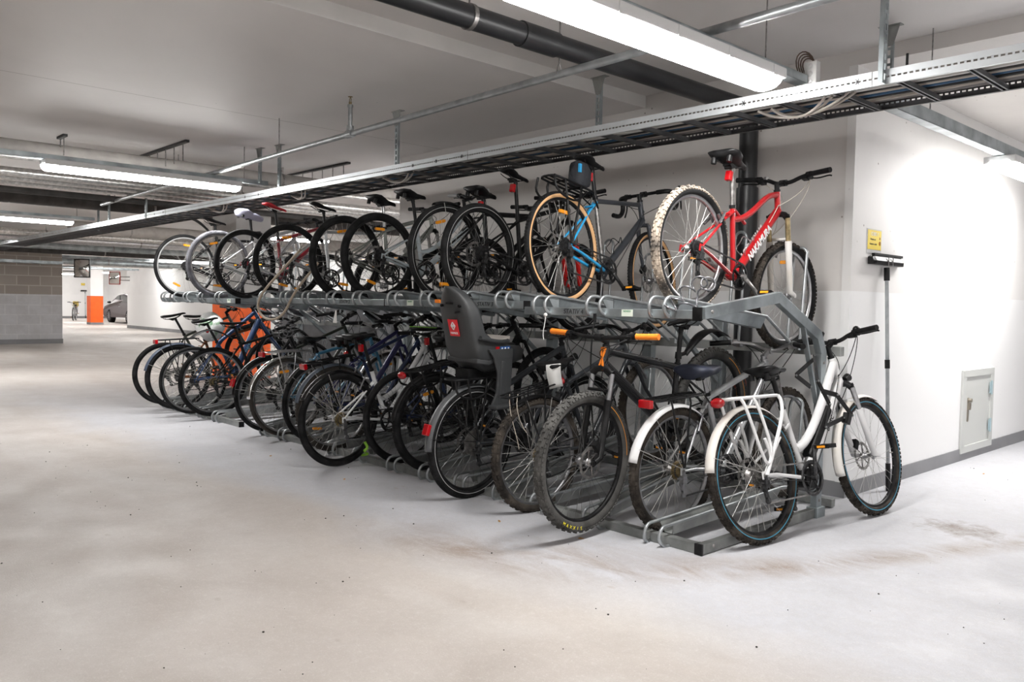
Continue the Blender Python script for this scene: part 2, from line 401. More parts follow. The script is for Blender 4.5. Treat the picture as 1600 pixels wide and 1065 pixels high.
# ---------------------------------------------------------------- lamps
LAMPE = mat('lit_diffuser', (1, 1, 1), .4, emit=(1., .985, .965), es=40.)
LHOUS = mat('lamp_housing', (.72, .72, .72), .5)
def lamp_mesh(LL):
    b = MB(); rings = []
    for i, y in enumerate((0, .012, .035, LL-.035, LL-.012, LL)):
        k = (.6, .86, 1, 1, .86, .6)[i]; w = .095*k; h = .062*k
        rings.append([V((w*cos(pi+pi*j/10), y, h*sin(pi+pi*j/10))) for j in range(11)])
    b.loft(rings, cap=False, closed=False); return b
def lamp(x, y, z, LL=1.81, label='', rail=None):
    t = thing('ceiling_lamp', label, 'lamp', T(x, y, z+.062), 'long fluorescent lamps under the ceiling')
    lamp_mesh(LL).build('diffuser', LAMPE, t)
    b = MB(); b.box((0, LL/2, .014), (.206, LL-.01, .052)); b.build('housing', LHOUS, t, bevel=.008)
    for k in range(5):
        yy = .12+k*(LL-.24)/4
        for s in (-1, 1): b = MB(); b.box((s*.102, yy, .01), (.006, .03, .05)); b.build('clip', LHOUS, t)
    return t
ROW = [-2.235, -8.2, -14.1, -19.4, -25.2, -31, -37, -43, -48.5]
NEARLAB = {(-2.235, 2.03): 'biggest glaring tube lamp, hung above the racks where the cable tray passes the corner',
           (-8.2, 1.93): 'tube lamp left of the sprinkler riser, hung beside foil wrapped pipes',
           (-14.1, 1.93): 'tube lamp cut by the left edge of the photo, above the block wall',
           (-1.94, 6.42): 'tube lamp glaring on the side wall, cut by the right edge of the photo'}
def span(x): return 'far down the car park' if x < -18 else 'in the next bay'
for x in ROW + [3.6]:
    for y in (1.93, 6.42, 11.7, -3.2):
        if x > -3 and y in (6.42, 11.7) and x < 0: continue
        if x == -8.2 and y in (11.7, -3.2): continue
        if y < 0 and x < -3: continue
        if x < -18 and y == 6.42: y = 8.9
        if -27 < x < -23 and y < 6: continue
        if x == 3.6 and y == 11.7: continue
        yy = 2.03 if (x == -2.235 and y == 1.93) else y
        lab = NEARLAB.get((x, yy), 'one of the smaller tube lamps lighting the rest of the car park')
        lamp(x, yy, 2.335 if x > -15 else 2.40, label=lab)
lamp(-1.94, 6.42, 2.23, label=NEARLAB[(-1.94, 6.42)])
# lamp channels (long galvanised C rails that carry the lamps)
def channel(x, y0, y1, z, lab, w=.07, h=.042):
    b = MB()
    for s in (-1, 1): b.box((s*(w/2-.001), (y1-y0)/2, h/2), (.002, y1-y0, h))
    b.box((0, (y1-y0)/2, .001), (w, y1-y0, .002)); b.box((-w/2+.008, (y1-y0)/2, h), (.016, y1-y0, .002)); b.box((w/2-.008, (y1-y0)/2, h), (.016, y1-y0, .002))
    t = thing('lamp_channel', lab, 'rail', T(x, y0, z)); b.build('channel', GALV, t)
    c = MB()
    yy = .6
    while yy < y1-y0:
        c.tube([(0, yy, h*.4), (0, yy, (CE2 if x > -4.15 and y0+yy < WY else CE)-z)], .004, 6); yy += 2.4
    c.build('threaded_rod', STEEL, t)
    return t
channel(-2.235, -4, 4.17, 2.439, 'galvanised channel that carries the biggest lamp and ends at a white box')
channel(-1.94, 4.56, 9.5, 2.335, 'galvanised channel running along the side wall towards the right edge lamp', h=.075)
channel(-8.2, -4, 4.05, 2.439, 'galvanised channel that carries the second lamp row')
channel(-14.1, -4, 4.05, 2.439, 'galvanised channel that carries the third lamp row')
# junction box at the channel end
t = thing('junction_box', 'small white electrical box at the end of the lamp channel', 'box', T(-2.19, 4.2, 2.49))
b = MB(); b.box((0, 0, 0), (.07, .045, .13)); b.build('case', mat('box_white', (.75, .75, .74), .5), t, bevel=.005)
b = MB()
for k in range(3): b.lathe([(.0, -.026), (.013, -.025), (.013, -.02)], (0.0, 0, -.04+.04*k), 12)
b.build('cable_gland', LHOUS, t)
b = MB()
for k in range(4): b.tube(bez((-.02-.012*k, 0, -.02), (-.1-.02*k, 0, .08+.02*k), (-.03, 0, .12+.02*k), (0.01, 0, .065)), .004, 6)
b.build('wire', mat('brown_wire', (.12, .08, .06), .6), t)
# ---------------------------------------------------------------- big black drain pipe + its drop
PVC = mat('black_pipe_plastic', (.012, .0125, .014), .36, var=.15, scale=5)
t = thing('drain_pipe', 'thick black pipe crossing the ceiling beside the biggest lamp and dropping down the back wall', 'pipe', T(-3.14, -4, 2.625))
b = MB(); b.tube([(0, 0, 0), (0, 9.0, 0)], .058, 24); b.tube(smooth([(0, 9.0, 0), (0, 9.13, 0), (0, 9.15, -.03), (0, 9.15, -.2)], 2), .06, 24)
b.tube([(0, 9.15, -.15), (0, 9.15, -2.62)], .064, 24); b.build('pipe', PVC, t)
b = MB()
b.tube([(0, 6.94, 0), (0, 7.2, 0)], .066, 24); b.build('collar', PVC, t)
b = MB(); b.tube([(0, 9.15, -.95), (0, 9.15, -.55)], .076, 24); b.build('collar', PVC, t)
for y in (1.5, 3.9, 6.6): b = MB(); b.tube([(0, y-.012, 0), (0, y+.012, 0)], .064, 24); b.tube([(0, y, .06), (0, y, .28)], .005, 6); b.build('pipe_clamp', STEEL, t)
# ---------------------------------------------------------------- sprinkler pipe
def spy(x): return 3.245+(-x-1.7)*.0345 if x > -12 else 3.6
t = thing('sprinkler_pipe', 'thin galvanised sprinkler pipe running lengthwise under the ceiling', 'pipe', T(0, 0, 2.5))
b = MB(); b.tube([(x, spy(x), 0) for x in (3, 0, -2, -5.47, -8.3, -12.2)], .0215, 14); b.build('pipe', GALVT, t)
b = MB(); b.tube([(-5.43, spy(-5.45), 0), (-5.51, spy(-5.45), 0)], .03, 12); b.tube([(-5.47, spy(-5.47), 0), (-5.47, spy(-5.47), .06)], .028, 12); b.build('tee_joint', GALVT, t)
b = MB(); yy = spy(-5.47)
b.tube([(-5.47, yy, .05), (-5.47, yy, .2)], .016, 12); b.tube([(-5.47, yy, .2), (-5.47, yy, .22)], .021, 12); b.build('riser', GALVT, t)
b = MB(); b.tube([(-5.47, yy, .22), (-5.47, yy, .24)], .012, 8)
for s in (-1, 1): b.tube([(-5.47+s*.01, yy, .235), (-5.47+s*.012, yy, .26), (-5.47, yy, .275)], .003, 6)
b.lathe([(0, .277), (.018, .277), (.018, .280), (0, .280)], (-5.47, yy, 0), 12, 'Z'); b.build('sprinkler_head', GOLD, t)
for x in (-1.2, -3.2, -6.69, -9.2, -11.6):
    b = MB(); y = spy(x); top = (CE2 if x > -4.15 else CE)-2.5
    b.tube([(x, y, .06), (x, y, top)], .005, 6); b.tube([(x, y-.02, .0), (x, y-.012, .04), (x, y, .065), (x, y+.012, .04), (x, y+.02, 0)], .003, 6); b.build('pipe_hanger', STEEL, t)
t = thing('valve', 'dark valve with a spindle sticking up behind the foil pipes', 'valve', T(-11.0, 3.62, 2.62))
b = MB(); b.tube([(0, 0, -.05), (0, 0, .03)], .03, 10); b.tube([(0, 0, .03), (0, 0, .1)], .01, 8); b.lathe([(0, .1), (.03, .1), (.03, .108), (0, .108)], (0, 0, 0), 12, 'Z'); b.build('body', STEEL, t)
# ---------------------------------------------------------------- other pipes, far left
FOIL = mat('foil_wrap', (.6, .59, .57), .3, .85, var=.2, scale=25, bump=1., bscale=35)
PIPEG = mat('grey_insulation', (.35, .33, .31), .7, var=.1)
PIPED = mat('dark_insulation', (.05, .047, .045), .7, var=.2)
def ypipe(x, z, r, m, lab, y0=-6, y1=11.2):
    t = thing('overhead_pipe', lab, 'pipe', T(x, y0, z)); b = MB(); b.tube([(0, 0, 0), (0, (y1-y0)*.5, 0), (0, y1-y0, 0)], r, 16); b.build('pipe', m, t)
    y = 1.1
    while y < y1-y0:
        b = MB(); b.tube([(0, y, r), (0, y, CE-z)], .006, 6); b.tube([(0, y-.015, 0), (0, y+.015, 0)], r+.003, 16); b.build('pipe_clamp', STEEL, t); y += 3.2
ypipe(-9.13, 2.66, .075, PIPEG, 'grey insulated pipe just above the second lamp row')
ypipe(-9.10, 2.565, .03, FOIL, 'crinkled foil pipe glinting above the second lamp')
ypipe(-10.2, 2.56, .05, FOIL, 'foil pipe left of the second lamp, nearest it')
ypipe(-10.6, 2.56, .05, FOIL, 'foil pipe left of the second lamp, middle of three')
ypipe(-11.0, 2.56, .05, FOIL, 'foil pipe left of the second lamp, beside a dark pipe')
ypipe(-11.55, 2.52, .04, PIPED, 'thin dark pipe edging the foil pipes')
ypipe(-13.35, 2.62, .09, PIPED, 'thick dark insulated pipe crossing the ceiling above the cable tray')
ypipe(-17.2, 2.55, .12, PIPEG, 'beige grey duct crossing above the mirrors', 4.5)
ypipe(-18.0, 2.45, .06, FOIL, 'bright foil pipe below the beige duct', 3.2)
ypipe(-18.7, 2.4, .08, SIL, 'shiny round duct over the far bikes, upper', 2)
ypipe(-20.5, 2.35, .07, GALV, 'shiny round duct over the far bikes, lower', 2)
ypipe(-22.5, 2.36, .09, PIPED, 'dark pipe along the top of the block wall', -4)
ypipe(-27.5, 2.3, .08, GALV, 'galvanised duct beyond the block wall', 4)
ypipe(-30, 2.4, .12, STEEL, 'steel duct near the far mirror', 4)
def ladder(x, y0, y1, z, lab):
    t = thing('cable_ladder', lab, 'cable tray', T(x, y0, z)); b = MB(); LL = y1-y0
    for s in (-1, 1): b.box((s*.2, LL/2, 0), (.012, LL, .07))
    b.build('side_rail', GALV, t); b = MB(); k = .15
    while k < LL: b.box((0, k, -.02), (.4, .03, .02)); k += .33
    b.build('rung', GALV, t)
ladder(-19.6, -2, 11, 2.42, 'galvanised cable ladder crossing above the block wall')
ladder(-23.3, -5, 5.9, 2.08, 'dark ladder bracket along the block wall')
ladder(-25.5, 6.3, 11, 2.35, 'cable ladder in the gap behind the first mirror')
ladder(-33, 4, 11, 2.3, 'cable ladder near the second mirror')
# ceiling strut rails with rods
def strut(x0, x1, y, n, lab, drop=.2):
    t = thing('ceiling_strut', lab, 'bracket', T(x0, y, CE)); b = MB(); b.box(((x1-x0)/2, 0, -.012), (abs(x1-x0), .04, .024)); b.build('rail', DRK, t)
    for k in range(n):
        b = MB(); x = (x1-x0)*(k+.5)/n; b.tube([(x, 0, -.02), (x, 0, -drop)], .006, 6); b.build('rod', STEEL, t)
strut(-9.9, -8.27, 3.24, 7, 'long dark strut with hanging rods above the lamp left of the riser')
strut(-9.13, -8.9, 2.3, 2, 'short dark strut with two rods at the far left of the ceiling')
strut(-9.8, -8.15, 5.02, 7, 'long dark strut with rods just above the cable tray')
# ---------------------------------------------------------------- cable tray
def tray():
    t = thing('cable_tray', 'long perforated cable tray hung above the bike racks', 'cable tray', T(0, 0, 2.3))
    X0, X1 = .6, -29.
    for (y, s, flip) in ((3.948, 1, 1), (4.462, -1, -1)):
        b = MB(); LL = X0-X1; xc = (X0+X1)/2
        b.box((xc, y, .0145), (LL, .002, .029)); b.box((xc, y, .053), (LL, .002, .030))
        b.box((xc, y+s*.009, .068), (LL, .018, .002)); b.box((xc, y+s*.009, .001), (LL, .018, .002))
        x = X0
        while x > X1:
            p = .027 if x > -15 else .2
            b.box((x, y, .0335), (p*.36, .002, .011)); x -= p
        b.build('side_rail', mat('lit_galvanised', (.62, .65, .67), .4, .6, var=.08, scale=4) if s > 0 else mat('shaded_galvanised', (.10, .10, .105), .5, .6, var=.2, scale=4), t)  # same steel: lamplight painted into the front rail colour, shade into the rear
    n = 0; x = X0-.1
    while x > X1 and n < 96:
        b = MB()
        if n == 5:
            b.box((0, 4.205, .006), (.075, .5, .003)); b.box((-.045, 4.205, .009), (.012, .5, .012)); b.box((.045, 4.205, .009), (.012, .5, .012))
        else:
            b.box((0, 4.205, .022), (.03, .51, .002)); b.box((-.015, 4.205, .012), (.002, .51, .022)); b.box((.015, 4.205, .012), (.002, .51, .022))
            b.box((-.011, 4.205, .002), (.008, .51, .002)); b.box((.011, 4.205, .002), (.008, .51, .002))
        b.build('rung', mat('shaded_zinc', (.14, .145, .15), .5, .6, var=.2, scale=6) if n != 5 else CHROME, t, T(x, 0, 0)); n += 1; x -= .305  # rung colour darkened to paint in the shade of the tray underside
    for x in (-1.755, -4.76, -7.8, -10.8):
        b = MB(); b.box((x, 3.946, .034), (.003, .003, .07)); b.build('splice', STEEL, t)
        for k in range(3):
            b = MB()
            for a in (0, 60, 120): b.box((x-.07-k*.31, 3.945, .034), (.03, .002, .003), Matrix.Rotation(radians(a), 3, 'Y'))
            b.build('star_bolt', DRK, t)
tray()
CB = [mat('cable_beige', (.5, .46, .42), .5), mat('cable_grey', (.28, .27, .27), .5), mat('cable_black', (.03, .03, .03), .5), mat('cable_white', (.7, .7, .68), .5), mat('cable_blue', (.03, .1, .2), .5)]
random.seed(3)
for k in range(11):
    b = MB(); y = 3.985+k*.031*1.42; r = random.choice((.007, .009, .011, .013)); ph = random.uniform(0, 6)
    pts = []; x = .6
    while x > -28.9:
        pts.append((x, y+.007*sin(x*2+ph)+.005*sin(x*5.1+ph), 2.34+r+.003*sin(x*3+ph*2))); x -= .3
    b.tube(pts, r, 6); o = b.build('cable', CB[(0, 2, 1, 0, 3, 2, 0, 4, 2, 0, 1, 3, 2, 0, 4)[k]])
    tag(o, 'power cable lying lengthwise in the cable tray', 'cable', 'cables lying in the tray')
for k, (x, dx) in enumerate(((-1.9, -.55), (-2.02, -.35), (-5.6, -.5), (-9.2, -.6), (-7.4, -.4))):
    b = MB(); b.tube(bez((x, 4.02, 2.315), (x+dx*.3, 4.1, 2.24), (x+dx*.8, 4.2, 2.24), (x+dx, 4.1, 2.32), 14), .0075, 6)
    b.tube(bez((x+.02, 4.05, 2.315), (x+dx*.3, 4.13, 2.25), (x+dx*.8, 4.22, 2.25), (x+dx, 4.13, 2.32), 14), .0075, 6)
    tag(b.build('cable_loop', CB[0]), ('slack beige cable loop under the tray, in front of the side wall corner', 'smaller beige cable loop under the tray beside the corner loop', 'beige cable loop under the tray above the silver bikes',
        'beige cable loop under the tray above the grey covered saddle', 'beige cable loop under the tray above the red saddle')[k], 'cable')
def hanger(x, y, lab, ztop, zbot=2.3, side=False):
    t = thing('tray_hanger', lab, 'hanger', T(x, y, zbot) @ Matrix.Rotation(pi/2 if side else 0, 4, 'Z')); h = ztop-zbot; b = MB()
    w = .042; a = .0
    # U profile with slots
    for s in (-1, 1): b.box((s*.02, .0, h/2), (.002, .022, h))
    z = .0
    while z < h-.06:
        b.box((0, -.011, z+.008), (w, .002, .016)); b.box((-.0145, -.011, z+.03), (.012, .002, .03)); b.box((.0145, -.011, z+.03), (.012, .002, .03)); z += .046
    b.build('strut', GALV, t)
    b = MB(); b.loft([[V((-.06, -.014, h-.001)), V((.06, -.014, h-.001)), V((.06, -.011, h-.001)), V((-.06, -.011, h-.001))], [V((-.022, -.014, h-.12)), V((.022, -.014, h-.12)), V((.022, -.011, h-.12)), V((-.022, -.011, h-.12))]], sm=False)
    b.box((0, 0, h-.002), (.13, .05, .004)); b.build('ceiling_plate', GALVD, t); return t
hanger(-1.70, 3.93, 'slotted hanger of the tray nearest the right edge of the photo', CE2, side=True)
hanger(-3.82, 4.34, 'slotted hanger between the black pipe and the recess edge', CE)
hanger(-5.70, 3.97, 'slotted hanger with a ceiling plate right of the sprinkler riser', CE)
hanger(-7.82, 4.0, 'slotted hanger behind the sprinkler pipe, right one of the pair', CE)
hanger(-8.15, 3.95, 'slotted hanger behind the sprinkler pipe, left one of the pair', CE, 2.45)
hanger(-11.5, 3.95, 'slotted hanger below the second lamp', CE)
hanger(-14.4, 4.2, 'slotted hanger with a wide plate on the dark pipe', CE)
hanger(-2.1, 4.95, 'slotted hanger with a flared plate between the tray and the back wall', CE2, 2.44)
hanger(-13.2, 4.0, 'slotted hanger left of the wide plated hanger', CE)
t = thing('wall_cable_duct', 'black cable stub rising behind the lamp channel box', 'cable', T(-2.1, 5.2, 2.55)); b = MB(); b.tube([(0, 0, 0), (0, 0, .25)], .008, 6); b.build('conduit', CB[2], t)
# ---------------------------------------------------------------- right wall things
def cabinet():
    t = thing('wall_hatch', 'light grey steel inspection hatch with a handle, low on the side wall', 'hatch', T(WX+.002, 0, 0))
    G = mat('hatch_grey', (.60, .61, .59), .45); y0, y1, z0, z1 = 7.34, 8.10, .06, .755
    b = MB(); w = .075; d = .02
    b.box((d/2, (y0+y1)/2, z1-w*.4), (d, y1-y0, w*.8)); b.box((d/2, (y0+y1)/2, z0+w*.4), (d, y1-y0, w*.8))
    b.box((d/2, y0+w/2, (z0+z1)/2), (d, w, z1-z0-.1)); b.box((d/2, y1-w/2, (z0+z1)/2), (d, w, z1-z0-.1)); b.build('frame', G, t, bevel=.003)
    b = MB(); b.box((.006, (y0+y1)/2, (z0+z1)/2), (.006, y1-y0-.14, z1-z0-.12)); b.build('door', G, t)
    HB = mat('hinge_zinc', (.5, .62, .66), .3, .6)
    for z in (.25, .58):
        b = MB(); b.tube([(.028, y1-.085, z-.06), (.028, y1-.085, z+.06)], .009, 10); b.box((.022, y1-.085, z), (.006, .06, .1)); b.build('hinge', HB, t)
    b = MB(); b.box((.012, y0+.15, .42), (.008, .03, .2)); b.box((.022, y0+.15, .30+.15), (.02, .03, .06)); b.tube([(.01, y0+.15, .50), (.04, y0+.15, .50)], .016, 12); b.build('handle', mat('worn_brass', (.4, .36, .3), .35, .9), t, bevel=.002)
cabinet()
def squeegee(mx, lab):
    t = thing('floor_squeegee', lab, 'squeegee', mx)    # local: x off wall, y along wall, z up
    b = MB(); b.tube([(.10, .10, .02), (.035, .10, 1.5)], .0125, 12); b.build('pole', GALVT, t)
    b = MB(); b.tube([(.101, .10, .0), (.0925, .10, .19)], .0165, 12); b.tube([(.064, .10, .84), (.061, .10, .90)], .017, 12); b.tube([(.038, .10, 1.44), (.034, .10, 1.53)], .019, 12); b.build('grip', BLACK, t)
    b = MB(); rings = []
    for (yy, s) in ((-.13, .7), (-.10, 1), (.33, 1), (.37, .6)):
        rings.append([V((.02-.018, yy, 1.545)), V((.02+.03*s, yy, 1.545+.0)), V((.02+.034*s, yy, 1.57)), V((.02+.012, yy, 1.57+.035*s)), V((.002, yy, 1.57+.035*s))])
    b.loft(rings, sm=False); b.build('head', BLACK, t, bevel=.004)
    b = MB(); b.box((.03, .12, 1.612), (.02, .46, .016)); b.build('blade', RUB, t)
    b = MB()
    for s in (-.035, .035): b.bar((.062, .10+s, 1.54), (.050, .125+s, 1.6), .006, .006)
    b.build('bracket', SIL, t)
squeegee(T(WX+.003, 5.62, 0), 'floor squeegee with a long grey pole leaning on the side wall')
YEL = mat('yellow_sign', (.9, .68, .06), .45); SLV = mat('clear_sleeve', (.78, .78, .78), .15, coat=.5)
def sign(mx, lab):
    t = thing('wall_notice', lab, 'sign', mx)
    b = MB(); b.box((.001, .105, .045), (.002, .225, .165)); b.build('sleeve', SLV, t)
    b = MB(); b.box((.003, .105, .055), (.002, .205, .13)); b.build('sheet', YEL, t)
    R_ = frame_mx((0, 0, 0), (0, 1, 0), (0, 0, 1), (1, 0, 0)); WT = mat('print_white', (.9, .9, .9), .5); BT = mat('print_black', (.06, .04, .02), .5)
    text('lettering', 'OBS !', .034, WT, t, T(.0045, .105, .093) @ R_, sx=1.4); text('lettering', 'Dette er', .017, BT, t, T(.0045, .08, .058) @ R_, sx=1.4); text('lettering', 'kamera vakt', .017, BT, t, T(.0045, .085, .027) @ R_, sx=1.3)
    b = MB(); b.lathe([(.012, .0), (.014, .0), (.014, .001), (.012, .001)], (.0045, .185, .035), 14, 'X'); b.bar((.005, .185, .045), (.005, .185, .025), .004, .001, (1, 0, 0)); b.lathe([(.0, 0), (.013, 0), (0, .001)], (.0042, .185, .068), 3, 'X'); b.build('pictogram', REDL, t)
sign(T(WX+.003, 5.478, 1.655), 'yellow notice in a clear sleeve above the squeegee')
# far copies
squeegee(T(-51.58, 14.2, 0.0), 'tiny distant squeegee on the far white wall')
sign(T(-51.575, 14.1, 1.9), 'tiny distant yellow notice on the far white wall')
# ---------------------------------------------------------------- traffic mirrors
MIR = mat('mirror_face', (.75, .74, .72), .06, 1.)
def mirror(mx, lab, red=False, arm=1):
    t = thing('traffic_mirror', lab, 'mirror', mx); w, h = .2, .235
    b = MB(); n = 8; rings = []
    for i in range(n+1):
        rr = []
        for j in range(n+1):
            y = -w+2*w*i/n; z = -h+2*h*j/n; rr.append(V((.03+.10*(1-(y/w)**2)*(1-(z/h)**2), y, z)))
        rings.append(rr)
    b.loft(rings, cap=False, closed=False); b.build('mirror_face', MIR, t)
    b = MB()
    for s in (-1, 1): b.box((.015, s*w, 0), (.05, .022, 2*h+.02)); b.box((.015, 0, s*h), (.05, 2*w, .022))
    b.box((-.005, 0, 0), (.01, 2*w, 2*h)); b.build('frame', mat('mirror_frame_red', (.35, .03, .02), .5) if red else DRK, t)
    b = MB(); b.tube([(-.03, 0, .05), (-.04, arm*.55, .05)], .016, 8); b.tube([(-.03, 0, -.08), (-.04, arm*.55, -.08)], .016, 8); b.box((-.03, arm*.12, 0), (.05, .16, .16)); b.build('arm', STEEL, t)
mirror(T(-24.0, 6.6, 1.99) @ Matrix.Rotation(-.75, 4, 'Z'), 'square convex traffic mirror beside the block wall', arm=-1)
mirror(T(-33.5, 10.35, 1.97) @ Matrix.Rotation(-.75, 4, 'Z'), 'square traffic mirror with a red mount near the far orange column', True)
# ---------------------------------------------------------------- distant car
def car():
    t = thing('car', 'dark maroon car half hidden behind the far white wall', 'car', T(-42.9, 13.0, 0))
    CP = mat('maroon_car_paint', (.03, .009, .012), .35, 0., coat=.15)
    # side profile in XZ (x: front at 0 going -? front faces -X, body extends to +X)
    def prof(y, inset):
        return [(-.95, .38), (-.98, .62), (-.75, .78), (.05, .93), (.75, 1.36-inset*.2), (1.5, 1.43-inset*.2), (2.5, 1.32-inset*.2), (3.2, 1.0), (3.4, .95), (3.5, .5), (3.4, .3), (-.8, .26)]
    b = MB(); rings = []
    for (y, ins) in ((0.08, 1.), (0., .5), (0, 0), (1.8, 0), (1.8, .5), (1.72, 1)):
        rings.append([V((x, y + (0 if z < .95 else (.16 if y < .9 else -.16)), z)) for x, z in prof(y, ins)])
    rings = rings[1:5]
    b.loft(rings, sm=False); b.build('body', CP, t, bevel=.05)
    b = MB(); g = [(.28, .98), (.85, 1.30), (1.5, 1.36), (2.35, 1.27), (2.75, 1.0)]
    b.add([V((x, .10, z)) for x, z in g], [(0, 1, 2, 3, 4)], False); b.box((1.25, .1, 1.15), (.05, .03, .4)); b.build('side_window', GLOSS, t)
    for x in (-.1, 2.6):
        b = MB(); b.lathe([(.0, -.03), (.2, -.03), (.22, -.05), (.3, -.05), (.33, -.02), (.33, .18), (0, .18)], (x, .05, .33), 28); b.build('wheel', RUB, t)
        b = MB()
        for k in range(10): b.bar((x, 0.0, .33), (x+.21*cos(k*pi/5), .0, .33+.21*sin(k*pi/5)), .03, .02, (0, 1, 0))
        b.build('wheel_rim', ALU, t)
    b = MB(); b.ball((.35, -.12, 1.0), .09, 10, sc=(.9, 1, .7)); b.build('wing_mirror', GLOSS, t)
    b = MB(); b.ball((-.86, .12, .68), .12, 10, sc=(.8, .5, .5)); b.build('headlamp', CLEAR, t)
    b = MB(); b.bar((1.35, .0, .8), (1.55, .0, .81), .02, .03); b.build('handle', SIL, t)
car()
# ---------------------------------------------------------------- grit and leaves on the floor
random.seed(11)
b = MB(); bl = MB()
for k in range(420):
    x = random.uniform(-8, .6); y = random.uniform(.6, 7.4)
    if x < WX and y > 3.3: continue
    r = random.choice((.0015, .002, .003, .003, .005)); b.ball((x, y, r*.5), r, 6, sc=(1, 1, .6))
g = b.build('grit', mat('dark_grit', (.05, .045, .04), .9)); tag(g, 'scattered dark grit on the floor', 'grit'); g['kind'] = 'stuff'
for k, (x, y) in enumerate(((-2.9, 3.2), (-6.0, 3.0), (-2.1, 6.9), (-3.4, 3.1), (-1.9, 7.2), (-4.9, 3.0))):
    a = random.uniform(0, 3); bl = MB(); pts = [(.0, 0), (.012, .007), (.03, .004), (.036, 0), (.03, -.005), (.012, -.007)]
    bl.add([V((x+p*cos(a)-q*sin(a), y+p*sin(a)+q*cos(a), .003+.004*sin(i*1.3)**2)) for i, (p, q) in enumerate(pts)], [(0, 1, 2, 3, 4, 5)], False)
    bl.add([V((x+p*cos(a)-q*sin(a), y+p*sin(a)+q*cos(a), .001)) for i, (p, q) in enumerate(pts)], [(5, 4, 3, 2, 1, 0)], False)
    tag(bl.build('dry_leaf', mat('dry_leaf_brown', (.5, .28, .1), .8)), 'small dry brown leaf lying on the floor by the racks', 'leaf', 'dry leaves on the floor')
# ================================================================== BIKE RACKS
def tray_part(parent, x, y0, z0, y1, z1, y2, z2, hoopz, hoopy, m, galv):
    """one wheel tray: two tube rails ending in front hoops, folded channel plates, rear rods and a tall rear hoop"""
    b = MB(); wo = .047
    for s in (-1, 1):
        xx = x+s*wo
        # plate
        y3 = y0+.055
        k = (y3-y0)/(y1-y0); z3 = z0+(z1-z0)*k
        th = .0025
        for (dx) in (0, th):
            pass
        rings = [[V((xx, y3+.035, z3)), V((xx-s*.004, y3+.035, z3)), V((xx-s*.026, y3-.0+.06, z3-.066)), V((xx-s*.022, y3+.06, z3-.068))],
                 [V((xx, y1, z1)), V((xx-s*.004, y1, z1)), V((xx-s*.026, y1-.02, z1-.066)), V((xx-s*.022, y1-.02, z1-.068))]]
        b.loft(rings, sm=False)
    b.loft([[V((x-.026, y0+.115, z3-.0675)), V((x+.026, y0+.115, z3-.0675)), V((x+.026, y0+.115, z3-.064)), V((x-.026, y0+.115, z3-.064))],
            [V((x-.026, y1-.02, z1-.0675)), V((x+.026, y1-.02, z1-.0675)), V((x+.026, y1-.02, z1-.064)), V((x-.026, y1-.02, z1-.064))]], sm=False)
    t = b.build('wheel_tray', galv, parent)
    h = MB()
    for s in (-1, 1):
        xx = x+s*wo; R = .052
        pts = [V((xx, y2, z2)), V((xx, y1, z1+.004))]
        pts.append(V((xx, y0+.04, z0)))
        c = V((xx, y0+.02, z0-R))
        for i in range(9):
            a = radians(90+i*25); pts.append(V((xx+ (-s*.0 if i < 5 else s*.004*(i-4)), c.y+R*cos(a), c.z+R*sin(a))))
        h.tube(pts, .0095, 10)
    h.build('guide_hoop', GALVT, t)
    h = MB(); w = .042
    pts = [V((x-w, hoopy-.06, z2-.02)), V((x-w, hoopy, hoopz-.05))]
    for i in range(9):
        a = pi-pi*i/8; pts.append(V((x+w*cos(a), hoopy+.004, hoopz-.042+w*sin(a))))
    pts += [V((x+w, hoopy, hoopz-.05)), V((x+w, hoopy-.06, z2-.02))]
    h.tube(pts, .0095, 10)
    h.build('wheel_holder', GALVT, t)
